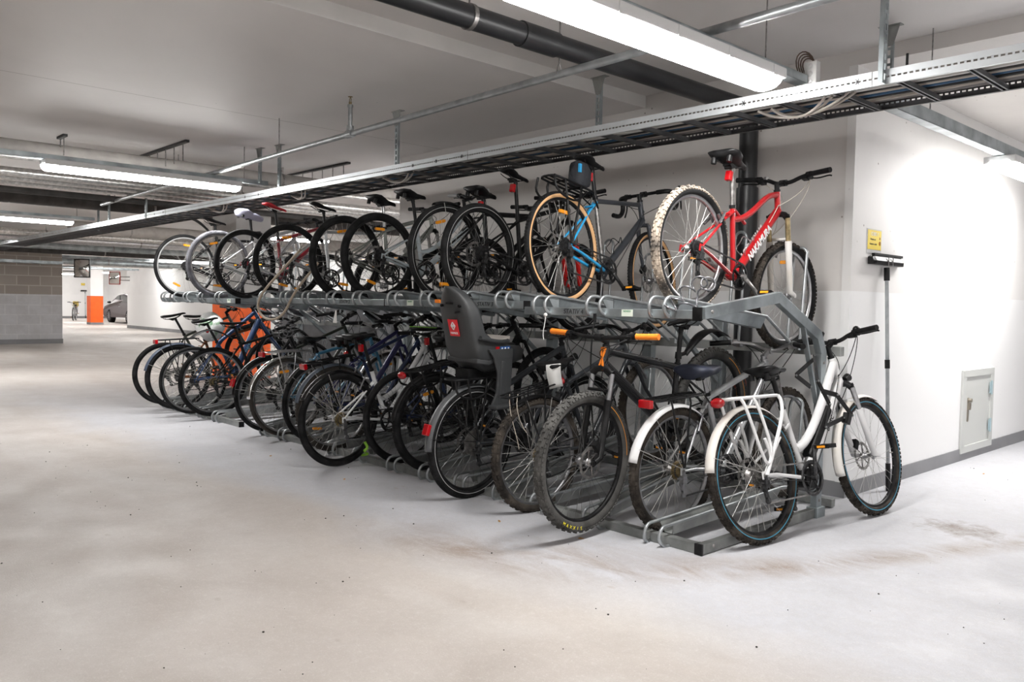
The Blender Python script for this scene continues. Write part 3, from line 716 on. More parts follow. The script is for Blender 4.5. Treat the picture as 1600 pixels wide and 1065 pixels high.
def rack_unit(xr, xl, ups, lows, label, word=None, wx=None, arch=False, tagx=None, posts=(), zo=0.):
    t = thing('bike_rack', label, 'bike rack', T(0, 0, 0))
    xc = (xr+xl)/2; LL = xr-xl
    b = MB(); b.box((xc, 3.445, 1.197+zo), (LL, .05, .046)); b.build('upper_beam', GALV, t, bevel=.003)
    b = MB(); b.box((xc, 3.485, .025), (LL, .05, .05)); b.build('lower_beam', GALVD, t, bevel=.003)
    b = MB(); b.box((xc, 5.0, .975), (LL, .05, .06)); b.build('rear_beam', GALVD, t, bevel=.003)
    b = MB(); b.box((xc, 4.95, .03), (LL, .05, .05)); b.build('rear_beam', GALVD, t, bevel=.003)
    for px in posts:
        b = MB(); b.box((px, 5.03, .6), (.085, .06, 1.2)); b.box((px, 5.03, .004), (.14, .14, .008))
        b.bar((px, 5.03, .7), (px, 4.5, 1.12), .03, .03); b.build('post', GALV, t, bevel=.003)
    for (x, dz) in ups: tray_part(t, x, 3.42, 1.284+zo*.8, 4.38, 1.185+zo*.5, 4.72, 1.0, 1.62+dz, 4.85, 0, GALV)
    for (x, hi) in lows: tray_part(t, x, 3.43, .105, 4.62, .14+hi, 4.85, .12+hi*.9, .67+hi*.8, 4.86, 0, GALVD)
    for xx in (xr,):
        for (yy, zz) in ((3.445, 1.197+zo), (3.485, .025)): b = MB(); b.box((xx+.001, yy, zz), (.006, .052, .052)); b.build('end_cap', BLACK, t)
    if arch:
        x = xr+.027
        for (x) in (xr+.03,):
            p = [V((x, 3.42, 1.205)), V((x, 4.13, 1.295)), V((x, 4.60, 1.085)), V((x, 4.66, .98)), V((x, 4.66, 0.0))]
            b = MB()
            off = []
            for i, q in enumerate(p):
                if i == 0: d = (p[1]-p[0]).normalized(); n = V((0, -d.z, d.y)); k = 1
                elif i == len(p)-1: d = (p[-1]-p[-2]).normalized(); n = V((0, -d.z, d.y)); k = 1
                else:
                    d1 = (p[i]-p[i-1]).normalized(); d2 = (p[i+1]-p[i]).normalized(); n1 = V((0, -d1.z, d1.y)); n2 = V((0, -d2.z, d2.y)); n = (n1+n2).normalized(); k = 1/max(.5, n.dot(n1))
                off.append([q+n*(.03*k)+V((.02, 0, 0)), q+n*(.03*k)-V((.02, 0, 0)), q-n*(.03*k)-V((.02, 0, 0)), q-n*(.03*k)+V((.02, 0, 0))])
            for a_, b_ in zip(off, off[1:]): b.loft([a_, b_], sm=False)
            b.bar((x, 4.43, 1.14), (x, 4.62, .68), .012, .03, (1, 0, 0))
            b.box((x, 4.66, .03), (.07, .1, .06)); b.build('end_frame', GALV, t, bevel=.002)
            b = MB(); b.box((x-.002, 3.385, 1.2), (.05, .012, .068)); b.build('end_frame_cap', BLACK, t)
            b = MB(); b.bar((x, 3.46, .03), (x, 4.64, .03), .04, .05, (0, 0, 1)); b.build('base_rail', GALVD, t, bevel=.002)
            b = MB(); b.box((x, 3.452, .03), (.044, .012, .056)); b.build('base_rail_cap', BLACK, t)
            for (yy, zz) in ((3.48, 1.212), (3.55, .035), (4.66, .92), (4.66, .1)):
                b = MB(); b.lathe([(0, .0245), (.009, .0245), (.009, .018)], (x, yy, zz), 10, 'X'); b.build('bolt', STEEL, t)
    if word:
        M = frame_mx((wx, 3.4195, 1.197+zo), (1, 0, 0), (0, 0, 1), (0, -1, 0))
        text('lettering', word, .038, mat('marker_pen', (.02, .02, .025), .5), t, M, shear=.15)
    if tagx:
        b = MB(); b.box((tagx, 3.4185, 1.197+zo), (.075, .002, .036)); b.build('sticker', mat('pale_sticker', (.72, .78, .68), .5), t)
        M = frame_mx((tagx, 3.4172, 1.206+zo), (1, 0, 0), (0, 0, 1), (0, -1, 0)); text('lettering', 'NONDO', .013, mat('sticker_green', (.05, .25, .12), .5), t, M)
    return t
rack_unit(-2.345, -3.57, [(-2.566, 0), (-2.996, .12), (-3.413, 0)], [(-2.566, 0), (-2.996, .16), (-3.42, 0)], 'nearest two level bike rack with the bent end frame, marked STATIV 4', 'STATIV 4', -3.17, True, -2.78, (-3.25,))
rack_unit(-3.575, -5.05, [(-3.75, 0), (-4.14, .12), (-4.525, 0), (-4.92, .12)], [(-3.76, .16), (-4.14, 0), (-4.53, .16), (-4.92, 0)], 'second bike rack from the corner, marked STATIV 3', 'STATIV 3', -3.93, False, -4.73, (-3.87, -4.9), .032)
rack_unit(-5.055, -7.12, [(-5.385, 0), (-5.77, .12), (-6.165, 0), (-6.55, .12), (-6.95, 0)], [(-5.385, .16), (-5.77, 0), (-6.165, .16), (-6.6, 0), (-6.95, .16)], 'third bike rack from the corner, under the red saddle bike', 'STATIV 2', -5.6, False, None, (-5.9, -7.0), .032)
rack_unit(-7.56, -9.47, [(-7.91, 0), (-8.317, .12), (-8.716, 0), (-9.08, .12), (-9.35, 0)], [(-8.0, 0), (-8.38, .16), (-8.72, 0), (-9.07, .16), (-9.38, 0)], 'farthest bike rack, ending beside the orange column', None, 0, False, -7.7, (-8.3, -9.3), .02)
# ================================================================== BICYCLES
CACHE = {}
def cached(key, fn):
    if key not in CACHE: CACHE[key] = fn()
    return CACHE[key]
def tyre_mesh(R, w, kind):
    b = MB(); n = 84; prof = []; m = 14; rb = R-w*.5
    for j in range(m):
        a = 2*pi*j/m
        prof.append((rb+cos(a)*w*.5, sin(a)*w*.5))
    # local section: j=0 outermost ; sides near j=m/4
    for i in range(n):
        for j in range(m):
            th0, th1 = 2*pi*i/n, 2*pi*(i+1)/n
    vs = []; fs = []; ms = []
    for i in range(n):
        th = 2*pi*i/n
        for (r, h) in prof: vs.append((r*cos(th), h, r*sin(th)))
    for i in range(n):
        i2 = (i+1) % n
        for j in range(m):
            j2 = (j+1) % m
            a = 2*pi*(j+.5)/m; c = cos(a)
            mi = 1 if -.8 < c < .25 else 0
            b.add([], []); fs.append((i*m+j, i*m+j2, i2*m+j2, i2*m+j)); ms.append(mi)
    b.v = vs; b.f = fs; b.m = ms; b.sm = [True]*len(fs)
    if kind in ('knob', 'mtb'):
        K = 84 if kind == 'knob' else 96; kh = .005 if kind == 'mtb' else .0045
        for i in range(K):
            th = 2*pi*i/K
            for q, (ang, ww, ll) in enumerate(((0, .3, .42), (.62, .2, .5), (-.62, .2, .5), (1.1, .16, .55), (-1.1, .16, .55))):
                if q in (1, 2) and i % 2: continue
                if q == 0 and i % 2 == 0: continue
                r0 = rb+cos(ang)*w*.5; h0 = sin(ang)*w*.5
                t = V((-sin(th), 0, cos(th))); nrm = V((cos(th)*cos(ang), sin(ang), sin(th)*cos(ang))); s = t.cross(nrm)
                c = V((r0*cos(th), h0, r0*sin(th)))+nrm*(kh*.4)
                L_ = 2*pi*R/K*ll*1.2
                rot = Matrix((( t.x, s.x, nrm.x), (t.y, s.y, nrm.y), (t.z, s.z, nrm.z)))
                b.box(c, (L_, w*ww, kh*1.4), rot, 0)
    elif kind == 'trek':
        K = 100
        for i in range(K):
            th = 2*pi*i/K
            for q, ang in enumerate((.28, -.28, .85, -.85)):
                r0 = rb+cos(ang)*w*.5; h0 = sin(ang)*w*.5
                t = V((-sin(th), 0, cos(th))); nrm = V((cos(th)*cos(ang), sin(ang), sin(th)*cos(ang))); s = t.cross(nrm)
                rot = Matrix((( t.x, s.x, nrm.x), (t.y, s.y, nrm.y), (t.z, s.z, nrm.z)))
                b.box(V((r0*cos(th), h0, r0*sin(th)))+nrm*.0005, (2*pi*R/K*.62, w*.2, .003), rot, 0)
    return b.mesh('tyre')
def rim_mesh(r, w, deep=.018):
    b = MB(); b.lathe([(r+.002, -w/2), (r+.006, -w/2+.002), (r+.004, -w*.3), (r+.004, w*.3), (r+.006, w/2-.002), (r+.002, w/2), (r-deep*.6, w/2), (r-deep, w*.25), (r-deep, -w*.25), (r-deep*.6, -w/2)], n=72, closed=True)
    return b.mesh('rim')
def spokes_mesh(r, hubr, hw, n=32, rad=.0011):
    b = MB()
    for i in range(n):
        side = -1 if i % 2 else 1; a = 2*pi*i/n; k = 1 if (i//2) % 2 else -1
        a2 = a+k*radians(62)
        b.tube([(hubr*cos(a2), side*hw, hubr*sin(a2)), (r*cos(a), 0.002*side, r*sin(a))], rad, 4, cap=False, sm=False)
        b.tube([(r*.965*cos(a)+hubr*.035*cos(a2), side*hw*.035, r*.965*sin(a)+hubr*.035*sin(a2)), (r*cos(a), 0, r*sin(a))], rad*1.8, 4, cap=False, sm=False)
    b.tube([(r*cos(.1), 0, r*sin(.1)), ((r-.045)*cos(.1), 0, (r-.045)*sin(.1))], .004, 6)
    return b.mesh('spokes')
def hub_mesh(hw, fat=.018, ax=.055):
    b = MB(); b.lathe([(0, -ax), (.006, -ax), (.006, -hw-.006), (fat+.006, -hw-.003), (fat+.006, -hw+.003), (fat*.75, -hw+.012), (fat*.75, hw-.012), (fat+.006, hw-.003), (fat+.006, hw+.003), (.006, hw+.006), (.006, ax), (0, ax)], n=20)
    b.tube([(0, -ax-.004, 0), (0, -ax+.008, 0)], .011, 8); b.tube([(0, ax+.004, 0), (0, ax-.008, 0)], .011, 8)
    return b.mesh('hub')
def disc_mesh(r=.085):
    b = MB(); n = 36; hole = r-.016
    vs = []
    b.lathe([(hole, -.001), (r, -.001), (r, .001), (hole, .001)], n=40, closed=True, sm=False)
    for i in range(6):
        a = i*pi/3; b.bar((.018*cos(a), 0, .018*sin(a)), ((hole+.003)*cos(a+.45), 0, (hole+.003)*sin(a+.45)), .0018, .007, (0, 1, 0))
    for i in range(24):
        a = 2*pi*i/24; b.box((r*cos(a), 0, r*sin(a)), (.006, .002, .006), Matrix.Rotation(-a, 3, 'Y'))
    b.lathe([(.0, -.003), (.022, -.003), (.022, .003), (0, .003)], n=16)
    return b.mesh('brake_disc')
def cassette_mesh(rmax=.06):
    b = MB(); N = 8
    for i in range(N):
        r = rmax-(rmax-.022)*i/(N-1); y = -.022-i*.0045; T_ = int(r*560)
        b.lathe([(0.012, y), (r-.003, y), (r-.003, y-.0018), (.012, y-.0018)], n=28, sm=False)
        for k in range(T_):
            a = 2*pi*k/T_; b.box(((r-.001)*cos(a), y-.0009, (r-.001)*sin(a)), (.007, .0018, .0045), Matrix.Rotation(-a, 3, 'Y'))
    b.tube([(0, -.02, 0), (0, -.06, 0)], .014, 10)
    return b.mesh('cassette')
def chainring_mesh(r=.09, arms=4, guard=False):
    b = MB(); y = -.045
    if guard: b.lathe([(r-.006, y-.008), (r+.012, y-.008), (r+.012, y-.006), (r-.006, y-.006)], n=40, closed=True)
    b.lathe([(r-.014, y), (r-.002, y), (r-.002, y+.002), (r-.014, y+.002)], n=44, closed=True, sm=False)
    if not guard or True: b.lathe([(r*.68, y+.008), (r*.8, y+.008), (r*.8, y+.010), (r*.68, y+.010)], n=36, closed=True, sm=False)
    T_ = int(r*2*pi/.0127)
    for k in range(T_):
        a = 2*pi*k/T_; b.box(((r)*cos(a), y+.001, (r)*sin(a)), (.008, .002, .006), Matrix.Rotation(-a, 3, 'Y'))
    for k in range(arms):
        a = 2*pi*k/arms+.3; b.bar((0, y, 0), ((r-.008)*cos(a), y+.001, (r-.008)*sin(a)), .006, .018, (0, 1, 0))
    b.tube([(0, -.062, 0), (0, .062, 0)], .016, 14)
    return b.mesh('chainring')
def arm_mesh(L_=.17):
    b = MB(); b.loft([[V((-.0, y, z)) for y, z in ((-.007, -.014), (.007, -.014), (.007, .014), (-.007, .014))], [V((L_*.5, y-.004, z)) for y, z in ((-.006, -.01), (.006, -.01), (.006, .01), (-.006, .01))], [V((L_, y-.008, z)) for y, z in ((-.006, -.011), (.006, -.011), (.006, .011), (-.006, .011))]])
    b.tube([(0, -.012, 0), (0, .012, 0)], .016, 12); b.tube([(L_, -.018, 0), (L_, .003, 0)], .013, 10); return b.mesh('crank_arm')
def pedal_mesh():
    b = MB(); b.tube([(0, 0, 0), (0, -.1, 0)], .006, 8)
    for x in (-.034, .034): b.box((x, -.058, 0), (.012, .085, .022))
    for y in (-.018, -.058, -.098): b.box((0, y, 0), (.06, .008, .016))
    b.tube([(0, -.02, 0), (0, -.095, 0)], .011, 8)
    for x in (-.0405, .0405): b.box((x, -.058, 0), (.002, .05, .012), mi=1)
    return b.mesh('pedal')
def saddle_mesh(kind):
    b = MB()
    P = {'sport': [(-.135, .03, .0, .02), (-.125, .058, .006, .03), (-.09, .07, .008, .036), (-.04, .058, .002, .034), (.0, .036, -.002, .03), (.06, .022, -.002, .026), (.11, .018, -.002, .024), (.135, .011, -.008, .018), (.14, .004, -.014, .01)],
         'comfort': [(-.13, .05, .0, .03), (-.12, .088, .010, .05), (-.08, .102, .014, .06), (-.03, .088, .004, .055), (.02, .052, .0, .045), (.07, .03, .002, .036), (.11, .026, .0, .03), (.13, .016, -.008, .02), (.138, .006, -.016, .01)],
         'gel': [(-.14, .07, .0, .05), (-.13, .105, .014, .08), (-.08, .118, .02, .09), (-.03, .105, .008, .08), (.03, .07, .004, .07), (.09, .045, .004, .06), (.13, .036, -.002, .05), (.15, .02, -.01, .03), (.158, .008, -.02, .012)],
         'cover': [(-.15, .05, -.004, .05), (-.13, .10, .02, .085), (-.07, .112, .03, .10), (-.01, .08, .018, .085), (.01, .062, .004, .07), (.04, .07, .014, .075), (.10, .06, .006, .065), (.14, .04, -.004, .05), (.155, .015, -.014, .03)]}[kind]
    rings = []
    for (x, hw, zt, th) in P:
        r = []
        for j in range(14):
            a = 2*pi*j/14; y = hw*cos(a); z = sin(a)
            z = zt-th*.5*.55+(z*th*.30 if z > 0 else z*th*.70*abs(z)**.5)
            if z > 0 or sin(a) > .8: z -= .006*(1-abs(y)/max(hw, .001)) if kind in ('sport', 'comfort') and x < .08 else 0
            if sin(a) < -.5: y *= .8 if hw < .05 else .86
            r.append(V((x, y, z)))
        rings.append(r)
    b.loft(rings); return b.mesh('saddle')
def saddle_rails(kind):
    b = MB()
    for s in (-1, 1):
        b.tube(smooth([(-.11, s*.035, -.03), (-.075, s*.022, -.05), (.03, s*.022, -.05), (.095, s*.008, -.02)], 2), .0035, 6)
    if kind != 'sport':
        for s in (-1, 1): b.tube([(-.1, s*.05, -.03), (-.1, s*.05, -.065)], .016, 8)
    b.box((-.02, 0, -.052), (.05, .05, .016)); b.tube([(-.02, -.024, -.06), (-.02, .024, -.06)], .012, 10)
    return b.mesh('saddle_rail')
def bar_points(kind, W):
    if kind == 'flat': h = [(0, 0, 0), (0, .1, .002), (-.01, .2, .012), (-.028, W/2, .014)]
    elif kind == 'riser': h = [(0, 0, 0), (0, .05, 0), (.004, .11, .028), (-.008, .17, .036), (-.035, W/2, .038)]
    elif kind == 'city': h = [(0, 0, 0), (.015, .05, .004), (.02, .12, .035), (-.06, .2, .05), (-.16, W/2, .045)]
    elif kind == 'drop': h = [(0, 0, 0), (0, .12, 0), (.01, .19, 0), (.06, .21, -.004), (.09, .212, -.03), (.088, .214, -.08), (.05, .218, -.12), (-.03, .222, -.128)]
    s = smooth(h, 2); return [V((p.x, -p.y, p.z)) for p in reversed(s[1:])]+s, s
def fender_mesh(R, a0, a1, w=.055, off=.018, flat=False):
    b = MB(); n = 34; rings = []
    for i in range(n+1):
        a = radians(a0+(a1-a0)*i/n); r0 = R+off; rr = []
        for j in range(9):
            t = -1+2*j/8; r = r0-(.0 if flat else (t*t)*.018); rr.append(V((r*cos(a), t*w/2, r*sin(a))))
        for j in range(9):
            t = 1-2*j/8; r = r0-.0016-(.0 if flat else (t*t)*.018); rr.append(V((r*cos(a), t*w/2*.97, r*sin(a))))
        rings.append(rr)
    b.loft(rings); return b.mesh('fender')
def wheel(parent, name, R, w, tread, tm, side, rimm, spkm, hub, rear, disc, mx, reflect, hubm, cass=True, cassm=None, line=None, nref=2, rot=0.):
    rr = R-w*.86
    M = mx @ Matrix.Rotation(0 if line is ORL else rot, 4, 'Y')
    rim = link(name, cached(('rim', R, w, rimm.name), lambda: rim_mesh(rr, w*.52 if w < .05 else .026, .02 if rimm.name != 'gloss_black' else .026)), rimm, parent, M)
    link('tyre', cached(('tyre', R, w, tread, tm.name, side.name), lambda: tyre_mesh(R, w, tread)), [tm, side], rim)
    hw = .028
    link('spokes', cached(('spk', R, w, spkm.name, hub), lambda: spokes_mesh(rr-.012, .024 if hub < .03 else hub, hw)), spkm, rim)
    link('hub', cached(('hub', hub, rear, hubm.name), lambda: hub_mesh(hw, hub-.006, .066 if rear else .05)), hubm, rim)
    if disc: link('brake_disc', cached('disc', disc_mesh), STEEL, rim, T(0, .042, 0))
    if rear and cass: link('cassette', cached(('cas', cass, cassm.name), lambda: cassette_mesh(cass)), cassm, rim)
    if reflect:
        b = cached('reflector', lambda: (lambda q: (q.box((0, 0, 0), (.016, .014, .085)), q.box((0, 0, 0), (.022, .012, .07)), q.mesh('reflector'))[-1])(MB()))
        for k in range(nref):
            a = 2.2+k*pi*(2/nref)*.9; link('reflector', b, ORF, rim, T(rr*.72*cos(a), 0, rr*.72*sin(a)) @ Matrix.Rotation(-a, 4, 'Y') @ Matrix.Rotation(pi*.5 if False else 0, 4, 'X'))
    if line:
        aa = dict(a0=pi-.98, a1=pi+.17) if line is ORL else {}
        k2 = (.66, .60) if line is not BLL else (.62, .52)
        b = MB(); b.lathe([(R-w*k2[0], -w*.505), (R-w*k2[1], -w*.505), (R-w*k2[1], -w*.49), (R-w*k2[0], -w*.49)], n=72, closed=True, **aa); b.lathe([(R-w*k2[0], w*.505), (R-w*k2[1], w*.505), (R-w*k2[1], w*.49), (R-w*k2[0], w*.49)], n=72, closed=True, **aa)
        b.build('tyre_stripe', line, rim)
    return rim
DEF = dict(R=.345, w=.04, tread='slick', tyre=RUB, side=None, rim=SIL, spk=SPK, wb=1.06, style='diamond', col=BLACK, fork='rigid', forkcol=None, bar='flat', barW=.6, barm=BLACK, grip=BLACK,
           saddle='sport', sadm=BLACK, sadh=.60, sadpitch=0., post=BLACK, rings=.085, ringm=DRK, cass=.055, cassm=DRK, disc=False, reflect=0, hub=.024, hubm=STEEL, fend=None, fendm=BLACK, rack=None, rackm=BLACK, tail=None,
           head=False, chainm=DRK, stays=None, bottle=False, steer=0., crank=-.6, cage=False, kick=True, line=None, linef=None, tube=1., belt=False, cab=BLACK, ftyre=None, fw=None, nref=2, rising=.0, seattube=None, lettering=None, stem=.07, spacer=.03, headt=.14, levers=True)
def make_bike(lab, rc, fc, lean=0., **kw):
    p = dict(DEF); p.update(kw); g = lambda k: p[k]
    R = p['R']; w = p['w']; wb = p['wb']; c = p['col']; fcol = p['forkcol'] or c; side = p['side'] or p['tyre']; k_ = p['tube']
    rc = V(rc); fc = V(fc); f = (fc-rc).normalized(); lf = V((0, 0, 1)).cross(f).normalized(); up = f.cross(lf)
    q = Matrix.Rotation(-radians(lean), 3, f); lf = q @ lf; up = q @ up
    B = thing('bicycle', lab, 'bicycle', frame_mx(rc, f, lf, up))
    P = lambda x, z, y=0.: V((x, y, z+R))
    st = p['style']
    ha = radians(69.5 if st in ('mtb', 'emtb') else 71); u = V((-cos(ha), 0, sin(ha))); nf = V((sin(ha), 0, cos(ha)))
    ac = .47 if p['fork'] == 'susp' else .395
    if st in ('mtb', 'emtb'): ac = .49
    hub_f = P(wb, 0); off = .045
    crown = hub_f-nf*off+u*ac
    ht0 = crown+u*.012; ht1 = ht0+u*p['headt']
    bb = P(.435, -.06 if st not in ('mtb', 'emtb') else -.04)
    sa = radians(73); sd = V((-cos(sa), 0, sin(sa)))
    stl = {'diamond': .47, 'mtb': .40, 'step': .42, 'gravel': .48, 'emtb': .42, 'mixte': .44}[st]
    sc = bb+sd*stl
    rh = P(0, 0)
    sth = .62 if p['sadh'] is None else p['sadh']
    sad = bb+sd*(sth+.06)
    MS = Matrix.Translation(crown) @ Matrix.Rotation(radians(p['steer']), 4, u) @ Matrix.Translation(-crown)
    # ---------------- frame
    F = MB(); fat = {'diamond': (.0145, .017), 'mtb': (.0175, .026), 'step': (.017, .024), 'gravel': (.016, .024), 'emtb': (.02, .036), 'mixte': (.013, .018)}[st]
    tt_r, dt_r = fat[0]*k_, fat[1]*k_
    F.tube([ht0-u*.002, ht1+u*.002], .0185*min(k_, 1.2), 16)
    F.tube([bb+V((0, -.036, 0)), bb+V((0, .036, 0))], .022, 16)
    F.tube([bb, sc], .0155*min(k_, 1.1), 14, mi=1 if p['seattube'] else 0)
    d0 = ht0+u*.025
    if st == 'emtb' or st == 'step' and k_ > 1.2: F.tube([d0, d0.lerp(bb, .5), bb], [dt_r*.9, dt_r, dt_r], 16, sy=.85)
    else: F.tube([d0, bb], dt_r, 14)
    if st == 'step':
        a = ht1-u*.03; F.tube(bez(a, a+V((-.12, 0, -.16)), bb+sd*.16+V((.16, 0, .02)), bb+sd*.17, 12), tt_r, 12)
    elif st == 'mixte':
        a = ht1-u*.03; F.tube([a, bb+sd*.26], tt_r, 12)
    elif st == 'mtb' and p['rising']:
        a = ht1-u*.022; F.tube(bez(a, a+V((-.16, 0, -.025)), bb+sd*(stl-.075)+V((.22, 0, .065)), bb+sd*(stl-.075), 10), tt_r, 12)
        F.tube([bb+sd*(stl-.075)+V((.13, 0, .018)), sc-sd*.005], .010, 8)
    else:
        F.tube([ht1-u*.02, sc-sd*(.02 if st != 'diamond' else .025)], tt_r, 14)
    for s in (-1, 1):
        ax = rh+V((0, s*.064, 0))
        F.tube([ax+V((.012, 0, 0)), P(.12, -.008, s*.052), P(.33, -.045, s*.038), bb+V((-.01, s*.02, 0))], [.008, .0095, .011, .011], 10, mi=2)
        top = sc-sd*(.03 if st != 'step' else .10)
        F.tube([ax+V((.004, 0, .01)), ax.lerp(top, .8)+V((0, -s*.01, 0)), top+V((-.004, s*.014, 0))], [.0068, .008, .008], 10, mi=2)
        F.box(ax+V((.0, 0, 0)), (.035, .006, .04))
    F.tube([P(.30, .2, -.03), P(.30, .2, .03)] if False else [rh.lerp(sc, .82)+V((0, -.035, 0)), rh.lerp(sc, .82)+V((0, .035, 0))], .007, 8, mi=2)
    F.tube([sc-sd*.012, sc+sd*.008], .019, 14, mi=3)
    fr = F.build('frame', [c, p['seattube'] or c, p['stays'] or c, BLACK], B)
    if p['lettering']:
        word, size, lm, t0, sxx = p['lettering']
        d = (d0-bb).normalized(); up2 = V((0, -1, 0)).cross(d)*-1
        for sgn in (-1, 1):
            o = bb.lerp(d0, t0)+V((0, sgn*(dt_r+.0008), 0))
            ex = d if sgn < 0 else -d; nz_ = V((0, sgn, 0)); ey = nz_.cross(ex)
            text('lettering', word, size, lm, fr, frame_mx(o, ex, ey, nz_), sx=sxx, bold=.0022 if word == 'NAKAMURA' else 0.)
    if st == 'emtb' or st == 'step' and k_ > 1.2:
        d = (d0-bb).normalized(); n2 = V((0, 1, 0)).cross(d)
        if n2.z < 0: n2 = -n2
        Bt = MB(); o0 = bb+d*.12+n2*(dt_r*.75); Bt.bar(o0, o0+d*.36, .062 if st == 'step' else .05, .055, n2); Bt.build('battery', BLACK, fr, bevel=.012)
        Mo = MB(); Mo.tube([bb+V((0, -.05, 0)), bb+V((0, .05, 0))], .055, 20); Mo.build('motor', BLACK, fr, bevel=.008)
    if p['cage'] or p['bottle']:
        Cg = MB(); d = (d0-bb).normalized(); n2 = V((0, 1, 0)).cross(d); n2 = n2 if n2.z > 0 else -n2; o0 = bb+d*.16+n2*(dt_r+.004)
        for s in (-1, 1): Cg.tube(smooth([o0+d*.0+V((0, s*.012, 0)), o0+V((0, s*.034, 0))+n2*.05, o0+d*.07+V((0, s*.037, 0))+n2*.04, o0+d*.12+V((0, s*.034, 0))+n2*.06, o0+d*.13+V((0, s*.01, 0))], 2), .003, 6)
        Cg.build('bottle_cage', p['cage'] if p['cage'] not in (True, False) else SIL, B)
        if p['bottle']:
            bt = MB(); bt.tube([o0+n2*.038+d*.0, o0+n2*.038+d*.12], .036, 16); bt.tube([o0+n2*.038+d*.12, o0+n2*.038+d*.14, o0+n2*.038+d*.165], [.036, .026, .012], 14); bt.build('bottle', p['bottle'], B, bevel=.003)
    # ---------------- wheels
    wheel(B, 'wheel', R, w, p['tread'], p['tyre'], side, p['rim'], p['spk'], max(p['hub'], .024), True, p['disc'], Matrix.Translation(rh), p['reflect'] & 1, p['hubm'], p['cass'], p['cassm'], p['line'], p['nref'], random.uniform(0, .6))
    ft = p['ftyre'] or p['tyre']
    wheel(B, 'wheel', R, w, p['tread'], ft, side if side is not p['tyre'] else ft, p['rim'], p['spk'], .024, False, p['disc'], MS @ Matrix.Translation(hub_f), p['reflect'] & 2, ALU, line=p['linef'] or p['line'], nref=p['nref'], rot=random.uniform(0, .6))
    # ---------------- fork
    K = MB(); sw = .058 if w < .05 else .066
    if p['fork'] == 'susp':
        K.tube([crown+V((0, -sw, -.01)), crown+V((0, -sw*.6, .012)), crown+V((0, 0, .018)), crown+V((0, sw*.6, .012)), crown+V((0, sw, -.01))], [.021, .019, .02, .019, .021], 12, mi=1)
        for s in (-1, 1):
            o = crown+V((0, s*sw, 0)); K.tube([o-u*.01, o-u*.17], .0155, 12, mi=2); K.tube([o-u*.15, o-u*.18, o-u*(ac-.03), o-u*(ac-.005)+nf*off*.9], [.021, .0205, .018, .014], 12); K.tube([o+u*.004, o+u*.012], .014, 10, mi=1)
            K.tube([hub_f+V((0, s*(sw-.012), 0)), hub_f+V((0, s*(sw+.008), 0))], .013, 10)
        K.tube([hub_f+u*R*1.05+V((0, s_*sw, 0))+nf*(-.03) for s_ in (-1, -.6, 0, .6, 1)], .009, 8)
        K.tube([crown, ht0], .018, 12, mi=1)
    else:
        K.tube([crown-u*.0, ht0], .0165, 12)
        K.tube([crown+V((0, -sw*.72, -.006)), crown, crown+V((0, sw*.72, -.006))], .0145, 10)
        for s in (-1, 1):
            o = crown+V((0, s*sw*.72, -.004))
            K.tube([o, o-u*.2+nf*.004+V((0, s*.004, 0)), hub_f+V((0, s*.054, 0))+u*.06-nf*.012, hub_f+V((0, s*.054, 0))], [.0145, .0125, .0095, .008], 10)
    K.build('fork', [fcol, BLACK, p.get('stanch', STEEL)], B, MS)
    # ---------------- cockpit
    top = ht1+u*p['spacer']
    C = MB(); C.tube([ht1, ht1+u*.012], .021, 14); C.tube([ht1, top+u*.02], .0155, 12)
    so = top+u*.008; bo = so+nf*p['stem']+u*.012
    C.tube([so, bo], [.017, .015], 12); C.tube([bo+V((0, -.022, 0)), bo+V((0, .022, 0))], .02, 12); C.build('stem', BLACK if p['barm'] is not SIL else SIL, B, MS)
    full, half = bar_points(p['bar'], p['barW'])
    hb = MB(); hb.tube([bo+q for q in full], .0115 if p['bar'] != 'riser' else .0125, 12); hbo = hb.build('handlebar', p['barm'], B, MS)
    cable0 = []
    for s in (-1, 1):
        h2 = [V((q.x, q.y*s, q.z)) for q in half]
        if p['bar'] == 'drop':
            gm = MB(); gm.tube([bo+q for q in h2[len(h2)//6:]], .0165, 10); gm.build('bar_tape', p['grip'], hbo)
            hd = MB(); o = bo+V((.055, s*.212, .0)); hd.tube(smooth([o, o+V((.05, 0, .012)), o+V((.08, 0, .05)), o+V((.075, 0, .07))], 2), [.016]*0 or .015, 10); hd.tube(smooth([o+V((.075, 0, .02)), o+V((.1, 0, -.03)), o+V((.085, s*.01, -.10))], 2), .006, 8); hd.build('brake_lever', BLACK, hbo)
            cable0.append(o+V((.04, 0, 0)))
        else:
            e = h2[-1]; d = (h2[-1]-h2[-3]).normalized(); gm = MB(); g0 = e-d*.125
            gm.tube([bo+g0, bo+g0+d*.005, bo+e-d*.02, bo+e+d*.004], [.0165, .0155, .0165, .0165], 12); gm.build('grip', p['grip'], hbo)
            if p['levers']:
                lv = MB(); o = bo+g0-d*.03; lv.tube([o-d*.01, o+d*.02], .018, 10); fw = V((.035, 0, -.012)); lv.box(o+V((.014, 0, -.008)), (.035, .03, .026)); lv.tube(smooth([o+V((.02, 0, -.012)), o+d*.03+fw*1.2, o+d*.07+fw*1.25, o+d*.13+fw*1.1, o+d*.145+fw*1.35], 1), .0048, 8)
                lv.box(o-d*.02+V((.0, 0, -.02)), (.04, .035, .02)); lv.build('brake_lever', p.get('levm', BLACK), hbo)
            cable0.append(o if p['levers'] else bo+g0)
    cb = MB(); tgt = [ht0.lerp(ht1, .3)+V((-.03, -.02, 0)), crown-u*.12+V((0, .06, 0))]
